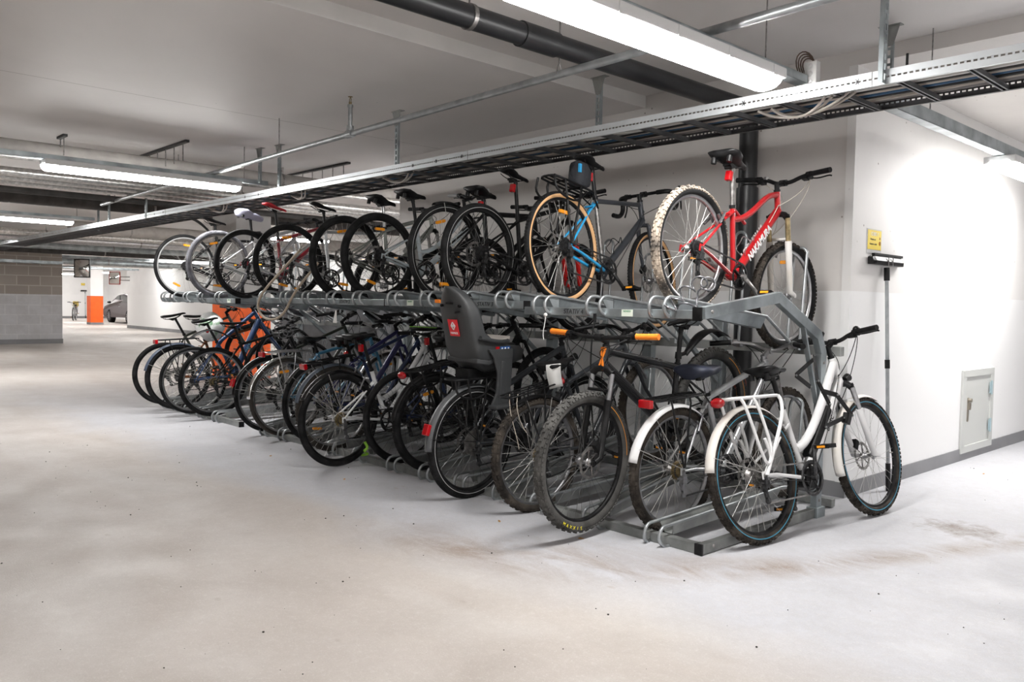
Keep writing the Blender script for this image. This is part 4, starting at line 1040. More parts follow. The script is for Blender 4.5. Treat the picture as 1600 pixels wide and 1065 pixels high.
    for i, o in enumerate(cable0):
        s = -1 if i == 0 else 1
        for j in range(2):
            e = tgt[(i+j) % 2]; cb.tube(bez(o+V((.02, 0, -.01)), o+V((.12+.03*j, -s*.05, .0-.04*j)), e+V((.15-.03*j, s*.02, .1)), e, 14), .0026, 5, cap=False)
    cb.tube(bez(ht0.lerp(ht1, .3)+V((-.03, -.022, 0)), bb.lerp(d0, .7)+V((0, -dt_r, -.0)), bb.lerp(d0, .3)+V((0, -dt_r, 0)), bb+V((0, -.02, -.025)), 8), .0024, 5, cap=False)
    cb.tube(bez(bb+V((0, -.02, -.025)), P(.3, -.06, -.05), P(.05, -.02, -.06), P(-.05, -.05, -.075), 8), .0024, 5, cap=False)
    cb.build('brake_cable', p['cab'], B, MS)
    # ---------------- saddle
    sp = MB(); sp.tube([sc-sd*.02, sad-sd*.05], .0138, 12); sp.tube([sad-sd*.065, sad-sd*.045], .016, 12); sp.build('seatpost', p['post'], B)
    sm_ = link('saddle', cached(('sad', p['saddle'], p['sadm'].name), lambda: saddle_mesh(p['saddle'])), p['sadm'], B, Matrix.Translation(sad+V((.0, 0, .012))) @ Matrix.Rotation(radians(p['sadpitch']), 4, 'Y'))
    link('saddle_rail', cached(('sr', p['saddle']), lambda: saddle_rails(p['saddle'])), BLACK, sm_)
    # ---------------- drivetrain
    cr = link('crankset', cached(('ring', p['rings'], p['ringm'].name, st), lambda: chainring_mesh(p['rings'], 5 if st != 'emtb' else 4, st in ('step', 'mixte'))), p['ringm'], B, Matrix.Translation(bb))
    for s in (-1, 1):
        a = radians(0)+p['crank']+(0 if s < 0 else pi)
        am = Matrix.Translation((0, s*.068, 0)) @ Matrix.Rotation(-a, 4, 'Y') @ (Matrix.Scale(-1, 4, (0, 1, 0)) if s > 0 else Matrix.Identity(4))
        link('crank_arm', cached(('arm', p.get('armm', DRK).name), lambda: arm_mesh()), p.get('armm', DRK), cr, am)
        pm = Matrix.Translation((.17*cos(a), s*.084, .17*sin(a))) @ (Matrix.Scale(-1, 4, (0, 1, 0)) if s > 0 else Matrix.Identity(4))
        link('pedal', cached('pedal', pedal_mesh), [BLACK, ORF], cr, pm)
    ch = MB(); rr = p['rings']; rq = .036; y0_, y1_ = -.0445, -.038
    ch.bar(rh+V((0, y1_, rq)), bb+V((0, y0_, rr)), .007, .008); 
    jp = P(-.0, -.135); ch.bar(bb+V((0, y0_, -rr)), P(.03, -.15, y1_), .007, .008)
    for (cc, r_, a0, a1) in ((rh, rq, 90, 270), (bb, rr, -90, 90)):
        pts = [cc+V((r_*cos(radians(a0+(a1-a0)*i/12)), y1_ if cc is rh else y0_, r_*sin(radians(a0+(a1-a0)*i/12)))) for i in range(13)]
        for q1, q2 in zip(pts, pts[1:]): ch.bar(q1, q2, .007, .008)
    ch.build('chain', p['chainm'], B)
    if not p['belt']:
        de = MB(); j1 = P(.015, -.075, -.045); j2 = P(.03, -.135, -.045)
        for q in (j1, j2): de.tube([q+V((0, -.005, 0)), q+V((0, .005, 0))], .018, 14)
        for yy in (-.008, .008): de.bar(j1+V((0, yy, 0)), j2+V((0, yy, 0)), .002, .016, (1, 0, 0))
        de.box(P(.0, -.045, -.066), (.032, .028, .04)); de.bar(P(0, -.005, -.068), P(.005, -.05, -.072), .012, .02, (1, 0, 0)); de.tube([P(-.02, -.04, -.07), P(-.05, -.03, -.07)], .005, 6)
        de.build('derailleur', p.get('derm', DRK), B)
    if p['disc']:
        for (hp, mxx, nm) in ((rh, None, 0), (hub_f, MS, 1)):
            cal = MB(); cal.box(hp+V((-.05 if nm else .04, .052, .075 if nm else .06)), (.035, .034, .055), Matrix.Rotation(.5 if nm else -.5, 3, 'Y')); cal.build('brake_caliper', BLACK, B, mxx)
    else:
        for (hp, mxx, ang) in ((rh, None, 52), (hub_f, MS, degrees_(u))):
            cal = MB(); a = radians(ang)
            for s in (-1, 1):
                o = hp+V((cos(a)*(R-w*.9), s*(.04), sin(a)*(R-w*.9))); cal.tube([o-V((cos(a)*.05, -s*.01, sin(a)*.05)), o, o+V((cos(a)*.055, -s*.01, sin(a)*.055))], .0075, 8); cal.box(o+V((0, -s*.014, 0)), (.05, .012, .012), Matrix.Rotation(-(a+pi/2), 3, 'Y'))
            cal.tube([hp+V((cos(a)*(R+.012), -.04, sin(a)*(R+.012))), hp+V((cos(a)*(R+.022), 0, sin(a)*(R+.022))), hp+V((cos(a)*(R+.012), .04, sin(a)*(R+.012)))], .0022, 5)
            cal.build('rim_brake', ALU if p['col'] is not BLACK else DRK, B, mxx)
    # ---------------- fenders
    fd = p['fend']
    if fd:
        fm = p['fendm']
        if 'r' in fd:
            a1 = p.get('fenda', 195); o = link('fender', cached(('fr', R, w, a1, fm.name, fd), lambda: fender_mesh(R, 35, a1, max(.05, w*1.25))), fm, B, Matrix.Translation(rh))
            s_ = MB()
            for aa in (a1-12, a1-45):
                for s in (-1, 1): s_.tube([rh+V((.005, s*.062, .01)), rh+V(((R+.005)*cos(radians(aa)), s*.028, (R+.005)*sin(radians(aa))))], .0022, 5)
            s_.build('fender_stay', SPK if p['spk'] is SPK else BLACK, B)
        if 'f' in fd:
            a1 = p.get('fendfa', 200); o = link('fender', cached(('ff', R, w, a1, fm.name), lambda: fender_mesh(R, 60, a1, max(.05, w*1.25))), fm, B, MS @ Matrix.Translation(hub_f))
            s_ = MB()
            for s in (-1, 1): s_.tube([hub_f+V((0, s*.056, .0)), hub_f+V(((R+.005)*cos(radians(a1-10)), s*.028, (R+.005)*sin(radians(a1-10))))], .0022, 5)
            s_.build('fender_stay', SPK if p['spk'] is SPK else BLACK, B, MS)
        if 'p' in fd:   # seatpost mudguard, sweeping up and back over the wheel
            pg = MB(); o = sc+sd*.05; dirx = V((-1, 0, 0)); rings = []
            for i in range(13):
                t = i/12; cpt = o+V((-.06-.44*t, 0, .0+.13*sin(t*2.3)-.07*t*t)); hw2 = .018+.03*sin(min(1, t*1.3)*pi*.6); rings.append([cpt+V((0, y*hw2, -.014*y*y)) for y in (-1, -.5, 0, .5, 1)]+[cpt+V((0, y*hw2, -.014*y*y-.002)) for y in (1, .5, 0, -.5, -1)])
            pg.loft(rings); pg.tube([o, o+V((-.07, 0, 0))], .012, 8); pg.tube([o-sd*.02, o+sd*.02], .02, 12); pg.build('mudguard', fm, B)
    # ---------------- rack
    if p['rack']:
        rk = MB(); z = R+.055; x0, x1 = -.20, .22; wd = .065; rt = {'heavy': .0075, 'loop': .009}.get(p['rack'], .0055)
        rk.tube(smooth([P(x1, z, -wd*.7), P(x1-.04, z, -wd), P(x0+.03, z, -wd), P(x0, z, -wd*.5), P(x0, z, wd*.5), P(x0+.03, z, wd), P(x1-.04, z, wd), P(x1, z, wd*.7)], 1), rt, 8)
        for yy in (-.02, .02): rk.tube([P(x0, z, yy), P(x1, z, yy)], rt*.8, 6)
        for xx in (x0+.12, x0+.28): rk.tube([P(xx, z, -wd), P(xx, z, wd)], rt*.8, 6)
        for s in (-1, 1):
            a = P(.0, .02, s*.072)
            if p['rack'] == 'loop':
                rk.tube(smooth([P(-.12, z, s*wd), P(-.10, z-.04, s*(wd+.012)), P(-.005, .08, s*.078), P(.03, .05, s*.078), P(.06, .09, s*.078), P(.02, .19, s*.08)], 2), rt, 8)
                rk.tube(smooth([P(-.02, z, s*wd), P(-.0, z-.04, s*(wd+.012)), P(.07, .17, s*.076), P(.06, .09, s*.078)], 2), rt, 8)
                rk.tube(smooth([P(.2, z, s*wd), P(.215, z-.03, s*(wd+.01)), P(.20, z-.12, s*.078), P(.03, .04, s*.078), P(.004, .0, s*.076)], 2), rt*1.15, 8)
                continue
            rk.tube([P(-.1, z, s*wd), P(-.10, z-.03, s*(wd+.01)), a], rt, 8); rk.tube([P(.06, z, s*wd), P(.055, z-.03, s*(wd+.01)), a+V((.008, 0, 0))], rt, 8)
            if p['rack'] == 'heavy': rk.tube(smooth([P(-.2, z-.0, s*wd), P(-.2, z-.10, s*(wd+.02)), P(.0, z-.13, s*(wd+.02)), P(.12, z-.02, s*wd)], 2), rt, 8)
            rk.tube([P(x1-.02, z, s*wd*.8), sc-sd*.07+V((0, s*.015, 0))], rt*.8, 6)
        if p['rack'] == 'loop': pass
        if p['rack'] == 'clip':
            rk.tube(smooth([P(.14, z+.01, -.05), P(-.12, z+.012, -.045), P(-.12, z+.012, .045), P(.14, z+.01, .05)], 1), .003, 6)
        rk.build('luggage_rack', p['rackm'], B)
    tl = p['tail']
    if tl:
        b = MB()
        if tl == 'rack': o = P(-.225, R+.04); b.box(o, (.03, .085, .045))
        elif tl == 'rackoval': o = P(-.225, R+.04); b.ball(o, .05, 12, sc=(.45, .95, .55))
        elif tl == 'post': o = sad-sd*.10+V((-.035, 0, 0)); b.box(o, (.03, .038, .058))
        elif tl == 'postoval': o = sad-sd*.12+V((-.035, 0, 0)); b.ball(o, .03, 10, sc=(.6, 1.1, .8))
        elif tl == 'fender': a = radians(p.get('fenda', 195)-20); o = rh+V(((R+.032)*cos(a), 0, (R+.032)*sin(a))); b.box(o, (.03, .045, .07), Matrix.Rotation(-(a-pi), 3, 'Y'))
        b.build('tail_light', REDL, B, bevel=.006 if 'oval' not in tl else 0)
    if p['head']:
        b = MB(); o = crown+nf*.055+u*.02; b.tube([o, o+nf*.05], [.02, .026], 12); b.box(o-nf*.02, (.03, .012, .02)); b.build('headlight', BLACK, B, MS)
        b = MB(); o2 = o+nf*.05; b.tube([o2, o2+nf*.003], .023, 12); b.build('headlight_lens', CLEAR, B, MS)
    if p['kick']:
        b = MB(); o = P(.38, -.06, .035); b.tube([o, o+V((-.24, .04, .0)), o+V((-.26, .045, 0))], .008, 8); b.box(o, (.04, .03, .02)); b.build('kickstand', BLACK, B)
    B['_d'] = 0; del B['_d']
    return B, dict(bb=bb, sc=sc, sd=sd, sad=sad, rh=rh, hub_f=hub_f, MS=MS, crown=crown, u=u, nf=nf, ht0=ht0, ht1=ht1, bo=bo, P=P, R=R, d0=d0, hbo=hbo)
def degrees_(u): return math.degrees(atan2(u.z, u.x))
# ================================================================== THE BICYCLES, one by one
RED = paint('tomato_red_paint', (.45, .008, .012)); SLATE = paint('slate_paint', (.05, .055, .065), .3); SKY = paint('sky_blue_paint', (.03, .38, .75)); TEALW = paint('pale_ice_paint', (.62, .7, .74)); TEAL = paint('teal_paint', (.02, .3, .33))
GREYP = paint('grey_green_paint', (.33, .35, .32), .5); SILP = paint('silver_paint', (.5, .51, .52), .7); MAROON = paint('maroon_paint', (.22, .01, .02)); NAVY = paint('navy_paint', (.015, .03, .09)); BLUE = paint('steel_blue_paint', (.06, .22, .36))
NAVYB = paint('mid_navy_paint', (.015, .045, .13)); COPPER = paint('copper_paint', (.2, .06, .015), .5); CHAR = paint('charcoal_paint', (.03, .033, .038), .3); PEAR = paint('pearl_white_paint', (.75, .77, .79), .1); OLIVE = paint('olive_black_paint', (.03, .035, .025)); REDF = paint('signal_red_fork', (.8, .01, .01)); WPAINT = paint('clean_white_paint', (.8, .81, .82), 0)
ORG = mat('orange_grip', (.95, .25, .015), .6); GRG = mat('grey_grip', (.4, .4, .4), .6); BRN = mat('dark_brown_rubber', (.03, .025, .02), .85, var=.3, bump=.5)
NAVS = mat('navy_gel_cover', (.02, .025, .045), .55); REDS = mat('red_saddle_vinyl', (.5, .01, .02), .4); LILAC = mat('lilac_grey_cover', (.33, .33, .42), .8, var=.15, bump=.6, bscale=40); WLET = mat('white_letter', (.85, .85, .85), .5); YLET = mat('yellow_letter', (.85, .75, .03), .6); BLET = mat('black_letter', (.02, .02, .02), .5)
def up(lab, xr, yr, fx=None, drop=.235, zr=1.25, wb=1.04, **kw):
    dy = sqrt(max(.1, wb*wb-drop*drop)); xf = xr if fx is None else fx
    kw['wb'] = wb
    return make_bike(lab, (xr, yr, zr), (xf, yr+dy, zr-drop), **kw)
def low(lab, xr, yr, xf=None, zr=.035, zf=.06, wb=1.07, lean=0., **kw):
    xf = xr if xf is None else xf; dy = sqrt(wb*wb-(zf-zr)**2-(xf-xr)**2); kw['wb'] = wb
    return make_bike(lab, (xr, yr, zr), (xf, yr+dy, zf), lean, **kw)
# ---- upper tier, from the wall corner outwards
U1, d = up('red mountain bike with a pale muddy rear tyre on the upper rack', -2.61, 3.665, zr=1.225, wb=1.03, R=.335, w=.052, tread='knob', tyre=MUDL, side=RUB, ftyre=MUD, style='mtb', rising=1, col=RED, fork='susp', forkcol=WHITEM, stanch=GOLD,
       bar='riser', barW=.64, saddle='comfort', sadh=.60, tail='post', cab=mat('pale_cable', (.6, .55, .48), .5), ringm=BLACK, rings=.075, cass=.05, steer=-4, crank=-.35, cage=True, kick=False, lettering=('NAKAMURA', .062, WLET, .5, .88), reflect=2, nref=1, post=STEEL, armm=STEEL)
b = MB(); o = d['bo']+V((0, .13, .03)); b.tube([o, o+V((.0, 0, .02))], [.02, .016], 12); b.build('bell', CHROME, U1, d['MS'])
U2, d = up('slate gravel bike with tan sidewalls, bright blue rear stays and a saddle bag', -3.51, 3.65, -3.58, drop=.17, wb=1.03, R=.345, w=.04, tread='trek', side=TAN, style='gravel', col=SLATE, stays=SKY, seattube=STEEL, fork='rigid', bar='drop', barW=.44, saddle='sport', sadh=.645,
       disc=True, rack='heavy', cage=BLACK, kick=False, rim=BLACK, cass=.06, rings=.085, tail='post', reflect=1, nref=1, steer=6, headt=.15, lean=4)
b = MB(); o = d['sad']+V((-.09, 0, -.10)); rings = []
for (x, hy, hz) in ((-.085, .025, .05), (-.07, .05, .085), (0, .055, .085), (.05, .04, .06), (.07, .02, .03)):
    rings.append([o+V((x, hy*math.copysign(abs(cos(a))**.45, cos(a)), hz*math.copysign(abs(sin(a))**.5, sin(a))-.02)) for a in [2*pi*j/12 for j in range(16)]])
b.loft(rings); sb = b.build('saddle_bag', mat('bag_cloth', (.018, .02, .025), .8, bump=.5, bscale=60), U2)
b = MB(); b.bar(o+V((-.075, -.045, -.02)), o+V((-.078, -.045, .035)), .014, .02); b.build('bag_strap', SKY, sb)
U3, _ = up('black mountain bike with red fork legs, behind the tan tyred gravel bike', -4.30, 3.62, -4.36, zr=1.235, drop=.20, wb=1.08, R=.345, w=.05, tread='slick', style='mtb', col=BLACK, fork='susp', forkcol=REDF, bar='flat', barW=.66, sadh=.64, tail='post', disc=True, cass=.062, line=STRIPE,
       kick=False, steer=3, lettering=('hard ray', .05, WLET, .62, .9), rim=BLACK, spk=SPKD)
U4, _ = up('black trekking bike with black fenders and a round black saddle, upper rack', -4.62, 3.59, -4.66, drop=.18, R=.345, w=.042, style='diamond', col=BLACK, bar='flat', barW=.62, saddle='comfort', sadh=.54, tail='post', fend='rf', line=STRIPE, rim=BLACK, reflect=3, steer=-5, cass=.05, tube=1.3, fenda=120)
U5, _ = up('ice blue and teal bike with a fat black rear tyre, upper rack', -5.52, 3.64, -5.5, drop=.12, R=.345, w=.052, style='step', tube=1.1, col=TEALW, stays=TEALW, forkcol=BLACK, bar='riser', barW=.66, saddle='comfort', sadh=.58, grip=GRG, disc=True, reflect=3, rim=BLACK, spk=SPKD, steer=-9, spacer=.08, headt=.17, cass=.058, kick=False)
U6, _ = up('grey mountain bike with two orange reflectors in its wheel, upper rack', -5.90, 3.55, -5.92, drop=.2, R=.345, w=.048, style='mtb', col=GREYP, forkcol=BLACK, fork='susp', bar='flat', barW=.64, saddle='comfort', sadh=.57, disc=True, reflect=3, rim=BLACK, steer=5, kick=False, post=SIL)
U7, _ = up('bike with a white seat tube and a thin black rear tyre, upper rack', -7.0, 3.61, -6.95, drop=.2, R=.345, w=.042, style='diamond', col=SILP, seattube=PEAR, bar='flat', barW=.6, sadh=.62, fend='f', reflect=3, rim=BLACK, steer=3, kick=False, disc=True)
U8, _ = up('maroon bike with a red and black saddle, upper rack', -7.86, 3.60, -7.98, drop=.19, R=.345, w=.042, style='mtb', col=MAROON, stays=SILP, saddle='sport', sadm=REDS, sadh=.66, bar='riser', barW=.62, rim=BLACK, fork='susp', forkcol=BLACK, steer=-4, bottle=mat('pale_bottle', (.6, .65, .72), .4), fend='r', fenda=75)
U9, _ = up('silver bike with a lilac grey saddle cover and dusty tyres', -8.27, 3.50, -8.33, drop=.19, R=.345, w=.048, tread='trek', tyre=DUSTY, style='mtb', col=SILP, saddle='cover', sadm=LILAC, sadh=.60, bar='flat', barW=.62, reflect=3, rim=STEEL, rings=.085, steer=4, kick=False, disc=True)
U10, _ = up('black bike with a white rimmed wheel, last on the far end of the upper rack', -9.08, 3.47, -9.15, drop=.19, R=.345, w=.036, style='diamond', col=BLACK, saddle='sport', sadh=.60, bar='riser', barW=.6, reflect=3, rim=mat('white_rim', (.3, .3, .3), .4), hubm=GOLD, hub=.03, steer=-6, kick=False, fend='p')
# ---- lower tier
L1, d = make_bike('white electric bike with a folding lock, parked beyond the end of the racks', (-2.205, 3.875, .004), (-2.085, 4.985, .004), 11., R=.355, w=.05, wb=1.116, tread='knob', tyre=MUD, style='step', tube=1.5, col=WHITE, forkcol=WHITE, fork='susp', bar='riser', barW=.60,
       saddle='comfort', sadh=.58, fend='rf', fendm=WHITEM, fenda=172, fendfa=194, rack='loop', rackm=WHITE, disc=True, tail='rackoval', head=True, line=BLL, rim=BLACK, steer=2, crank=1.45, cass=.06, cassm=STEEL, rings=.088, headt=.17, spacer=.06, post=BLACK, ringm=DRK, kick=False, lettering=('busc', .06, BLET, .55, 1.),
       hub=.045, stanch=SIL, chainm=STEEL)
b = MB(); o = d['bo']+V((.0, .08, .05)); b.box(o, (.055, .05, .02), Matrix.Rotation(-.8, 3, 'Y')); b.build('display', BLACK, L1, d['MS'], bevel=.004)
b = MB(); o = d['bo']+V((.0, -.16, .05)); b.ball(o, .022, 10); b.build('bell', BLACK, L1, d['MS'])
# folding lock on the e-bike: six riveted bars
fl = thing('folding_lock', 'black folding lock hooked from the rack frame to the white electric bike', 'lock', T(-2.1, 4.1, 0))
def lkb(pts, w=.026):
    for a_, b_ in zip(pts, pts[1:]):
        b = MB(); b.bar(V(a_)-V((-2.1, 4.1, 0)), V(b_)-V((-2.1, 4.1, 0)), w, .007, (1, 0, 0)); b.build('lock_bar', BLACK, fl, bevel=.002)
        q = V(b_)-V((-2.1, 4.1, 0)); b = MB(); b.tube([q+V((.003, 0, 0)), q+V((.009, 0, 0))], .006, 10); b.build('rivet', SIL, fl)
lkb([(-2.3, 4.532, .941), (-2.3, 4.336, .861), (-2.3, 4.512, .786)])
lkb([(-2.10, 4.15, .99), (-2.05, 4.10, .861), (-2.02, 4.179, .736), (-2.03, 4.16, .616), (-2.035, 4.379, .645)])
lkb([(-2.04, 4.13, .807), (-2.03, 4.278, .778), (-2.02, 4.45, .655)])
b = MB(); b.box((.07, .31, .64), (.035, .045, .06), Matrix.Rotation(-.4, 3, 'X')); b.build('lock_body', BLACK, fl, bevel=.004)
L2, d = low('silver bike with a white rear fender and a navy gel saddle', -2.66, 3.72, -2.60, zr=.0, zf=.05, wb=1.09, R=.345, w=.05, tread='knob', tyre=MUD, style='diamond', tube=1.25, col=SILP, forkcol=SILP, fork='susp', bar='city', barW=.62, barm=SIL, levm=SIL, saddle='gel', sadm=NAVS, sadh=.56, post=SIL,
       fend='r', fendm=WHITE, fenda=165, rack='light', tail='rack', cass=.052, cassm=GOLD, rim=ALU, derm=ALU, steer=3, headt=.10, spacer=.015)
# reversed mountain bike with orange grips
L3, d = make_bike('black and orange mountain bike parked front wheel out, with orange grips', (-2.89, 4.47, .25), (-2.89, 3.29, .045), 0., R=.37, w=.058, wb=1.2, tread='mtb', tyre=RUBG, style='mtb', tube=1.15, col=GLOSS, fork='susp', forkcol=BLACK, stanch=ALU, bar='flat', barW=.72, grip=ORG, saddle='sport', sadh=.60, disc=True, rim=BLACK,
       spk=SPKD, fend='p', line=ORL, steer=2, kick=False, headt=.12, spacer=.02, cass=.07, cassm=STEEL, crank=-2.2, stays=GLOSS)
b = MB(); o = d['ht0'].lerp(d['ht1'], .4)+d['nf']*.019
for s in (-1, 1): b.bar(o+d['u']*.05+V((0, s*.012, 0)), o-d['u']*.055-V((0, s*.018, 0)), .012, .004, d['nf'])
b.bar(o+d['u']*.06+V((0, -.018, 0)), o+d['u']*.06+V((0, .018, 0)), .016, .004, d['nf']); b.build('badge', ORG, L3)
fw = [c for c in L3.children if c.name.startswith('wheel')][1]
word = 'MAXXIS'
for i, ch in enumerate(word):
    for s in (1,):
        a = radians(-49-i*4.8); rr = .37-.024
        o = V((rr*cos(a), s*.0295, rr*sin(a))); er = V((cos(a), 0, sin(a))); et = V((-sin(a), 0, cos(a)))
        text('lettering', ch, .027, YLET, fw, frame_mx(o, -et, -er, V((0, 1, 0))), ext=.0006)
L4, d = low('dark bike with a paper tag on its saddle and a rope on its rack', -3.46, 3.51, -3.42, zr=.0, zf=.2, wb=1.07, R=.345, w=.05, tread='knob', tyre=MUD, style='diamond', col=CHAR, bar='city', barW=.6, saddle='comfort', sadh=.53, fend='r', fenda=110, rack='light', tail='postoval', rim=ALU, cass=.055, cassm=GOLD, steer=4, post=ALU)
b = MB(); rings = []
o = d['sad']+V((-.11, -.07, -.01))
for i in range(6):
    t = i/5; rings.append([o+V((-.032-.005*sin(t*5), .03, .03-.15*t)), o+V((.032-.005*sin(t*4), -.03+.006*t, .03-.14*t)), o+V((.0325-.005*sin(t*4), -.0285+.006*t, .03-.14*t)), o+V((-.0305-.005*sin(t*5), .0315, .03-.15*t))])
b.loft(rings); b.build('paper_tag', mat('paper', (.8, .8, .78), .8, bump=.3), L4)
b = MB(); P_ = d['P']
for k in range(2): b.tube(bez(P_(-.15+.02*k, .41, .0-.05*k), P_(-.20, .3+.02*k, -.02-.05*k), P_(-.16+.02*k, .2, -.03-.05*k), P_(-.15+.03*k, .08+.1*k, -.02-.05*k), 12), .0022, 5)
b.build('rope', mat('rope_cream', (.6, .54, .45), .9), L4)
L5, d = low('black electric bike with a grey child seat on its rack', -3.97, 3.36, -4.02, zr=.0, zf=.02, wb=1.12, R=.355, w=.052, tread='trek', style='emtb', col=CHAR, bar='city', barW=.64, saddle='comfort', sadh=.62, fend='rf', fendm=mat('grey_fender', (.09, .095, .1), .35, coat=.3), fenda=182, rack='heavy', disc=True, line=STRIPE, rim=BLACK, spk=SPKD,
       hub=.03, cass=.082, cassm=STEEL, steer=-3, head=True, tail='fender', lean=-1.)
# child seat
t = MB(); rings = []
for (z, xb, w_, dp) in ((.80, .02, .06, .05), (.835, -.04, .12, .16), (.88, -.085, .152, .34), (.94, -.115, .160, .38), (.97, -.125, .162, .34), (.99, -.13, .16, .15), (1.06, -.15, .152, .075), (1.14, -.17, .150, .07), (1.20, -.187, .142, .07), (1.25, -.20, .122, .06), (1.295, -.215, .09, .045), (1.325, -.228, .052, .03), (1.34, -.236, .02, .02)):
    outer = []; inner = []
    for j in range(19):
        u_ = -1+2*j/18; au = abs(u_)
        if au > .5: y = math.copysign(w_*(.93+.07*(au-.5)*2), u_); x = xb+dp*((au-.5)*2)**1.2*1.0+.035
        else: y = w_*.93*sin(u_*pi); x = xb+.035*(1-cos(u_*pi*1.0)); 
        outer.append(V((x, y, z)))
    for j in range(18, -1, -1):
        q = outer[j]; inner.append(V((q.x+(.012 if abs(-1+2*j/18) < .55 else -.002), q.y*(1-.012/max(w_, .05)), q.z+.0)))
    rings.append(outer+inner)
t.loft(rings)
seat = t.build('child_seat', PLAST, L5)
t = MB(); rings = []
for (x, w_, z) in ((-.09, .14, .90), (.0, .155, .885), (.08, .145, .905), (.15, .12, .935), (.17, .10, .93)):
    rings.append([V((x, -w_, z)), V((x, w_, z)), V((x, w_, z-.03)), V((x, -w_, z-.03))])
t.loft(rings, sm=False); t.build('seat_pan', PLAST, seat, bevel=.008)
t = MB(); t.loft([[V((x, y*s_, z)) for (y, s_) in ((-1, w_), (1, w_))]+[V((x, w_, z-.03)), V((x, -w_, z-.03))] for (x, w_, z) in ((-.11, .11, 1.2), (-.09, .12, 1.03), (-.02, .13, 1.0), (.1, .13, 1.005), (.21, .12, 1.03))], sm=False)
t.build('seat_cushion', mat('cushion_beige', (.52, .48, .44), .9, bump=.3), seat, bevel=.01)
for s in (-1, 1):
    t = MB(); t.loft([[V((x0, s*yy, z)), V((x1, s*yy, z)), V((x1, s*(yy+.02), z)), V((x0, s*(yy+.02), z))] for (x0, x1, yy, z) in ((-.02, .19, .15, .955), (.02, .18, .16, .90), (.05, .17, .165, .80), (.04, .16, .165, .68), (.0, .14, .16, .60), (-.01, .16, .16, .575))], sm=False)
    t.box((.07, s*.2, .60), (.17, .08, .02)); t.bar((.09, s*.18, .88), (.075, s*.18, .66), .02, .03); t.build('leg_guard', PLAST, seat, bevel=.006)
t = MB(); t.tube(smooth([V((-.1, -.175, 1.03)), V((.05, -.17, 1.0)), V((.16, -.16, 1.0)), V((.2, -.1, 1.0)), V((.2, .1, 1.0)), V((.16, .16, 1.0)), V((.05, .17, 1.0)), V((-.1, .175, 1.03))], 2), .014, 8); t.build('safety_bar', PLAST, seat)
t = MB(); t.tube([(.0, -.04, .80), (.0, .04, .80)], .03, 10); t.box((.03, 0, .80), (.24, .12, .06)); t.tube(smooth([V((.05, .05, .78)), V((.3, .03, .76)), V((.31, -.03, .76)), V((.05, -.05, .78))], 2), .009, 8); t.build('seat_mount', BLACK, seat)
def bk(z): return -.15-(z-1.06)*.27
FM = frame_mx((bk(1.085)-.0055, .0, 1.085), (0, -1, 0), (-.26, 0, .966), (-.966, 0, -.26))
t = MB(); t.box((0, 0, 0), (.085, .105, .004)); lb = t.build('label', mat('label_red', (.75, .02, .03), .45), seat, FM)
text('lettering', 'HAMAX', .021, WLET, lb, T(0, -.034, .003), sx=.9)
t = MB()
for k in range(8):
    a0 = pi/4*k; q0 = V((.024*cos(a0)*(1. if k % 2 else .72), .012+.024*sin(a0)*(1. if k % 2 else 1.), .003)); 
for (a_, b_) in (((-.018, .012), (0, .036)), ((0, .036), (.018, .012)), ((.018, .012), (0, -.012)), ((0, -.012), (-.018, .012)), ((-.006, .02), (-.006, .004)), ((.006, .02), (.006, .004)), ((-.006, .018), (.006, .006))):
    t.bar((a_[0], a_[1], .003), (b_[0], b_[1], .003), .006, .002)
t.build('emblem', WLET, lb)
t = MB()
for (y, z) in ((.08, 1.22), (-.08, 1.22)): t.tube([(bk(z)-.004, y, z), (bk(z)+.02, y, z)], .009, 12)
t.bar((bk(1.235)-.003, -.03, 1.235), (bk(1.235)-.003, .03, 1.235), .008, .012); t.bar((bk(1.185)-.003, -.08, 1.185), (bk(1.185)-.003, -.04, 1.18), .008, .012); t.build('strap_slot', BLACK, seat)
t = MB(); t.box((bk(1.25)-.006, .10, 1.245), (.01, .05, .022)); t.build('buckle', ORG, seat, bevel=.003)
t = MB(); t.box((.06, -.163, .955), (.03, .003, .03)); t.build('warning_sticker', REDL, seat)
t = MB(); t.box((.125, -.164, .955), (.085, .002, .028)); st_ = t.build('safety_sticker', mat('sticker_blue', (.03, .12, .4), .5), seat)
t = MB()
for k in range(3): t.ball((.098+.027*k, -.1655, .955), .009, 8, sc=(.8, .2, 1))
t.build('pictogram', WLET, st_)
L6, _ = low('black bike with a heavy black carrier and an oval red lamp', -4.66, 3.65, -4.62, zr=.03, zf=.2, wb=1.1, R=.35, w=.048, tread='trek', style='emtb', col=BLACK, bar='city', barW=.62, saddle='comfort', sadh=.60, fend='r', fenda=165, rack='heavy', tail='rackoval', disc=True, rim=BLACK, spk=SPKD, reflect=1, nref=1, steer=5)
L7, _ = low('plain black bike with thin tyres and a black and green saddle', -5.02, 3.60, -4.98, zr=.03, zf=.06, wb=1.05, R=.35, w=.04, style='mtb', col=NAVY, bar='flat', barW=.6, saddle='sport', sadh=.66, rim=BLACK, spk=SPKD, disc=True, tail='post', kick=False, steer=-4, lean=1.)
b = MB(); sd_ = _['sad']
for s_ in (-1, 1): b.tube(smooth([sd_+V((-.12, s_*.055, .02)), sd_+V((-.04, s_*.05, .014)), sd_+V((.05, s_*.02, .006)), sd_+V((.13, s_*.008, .0))], 1), .004, 6)
b.build('saddle_piping', mat('lime_trim', (.3, .75, .08), .5), L7)
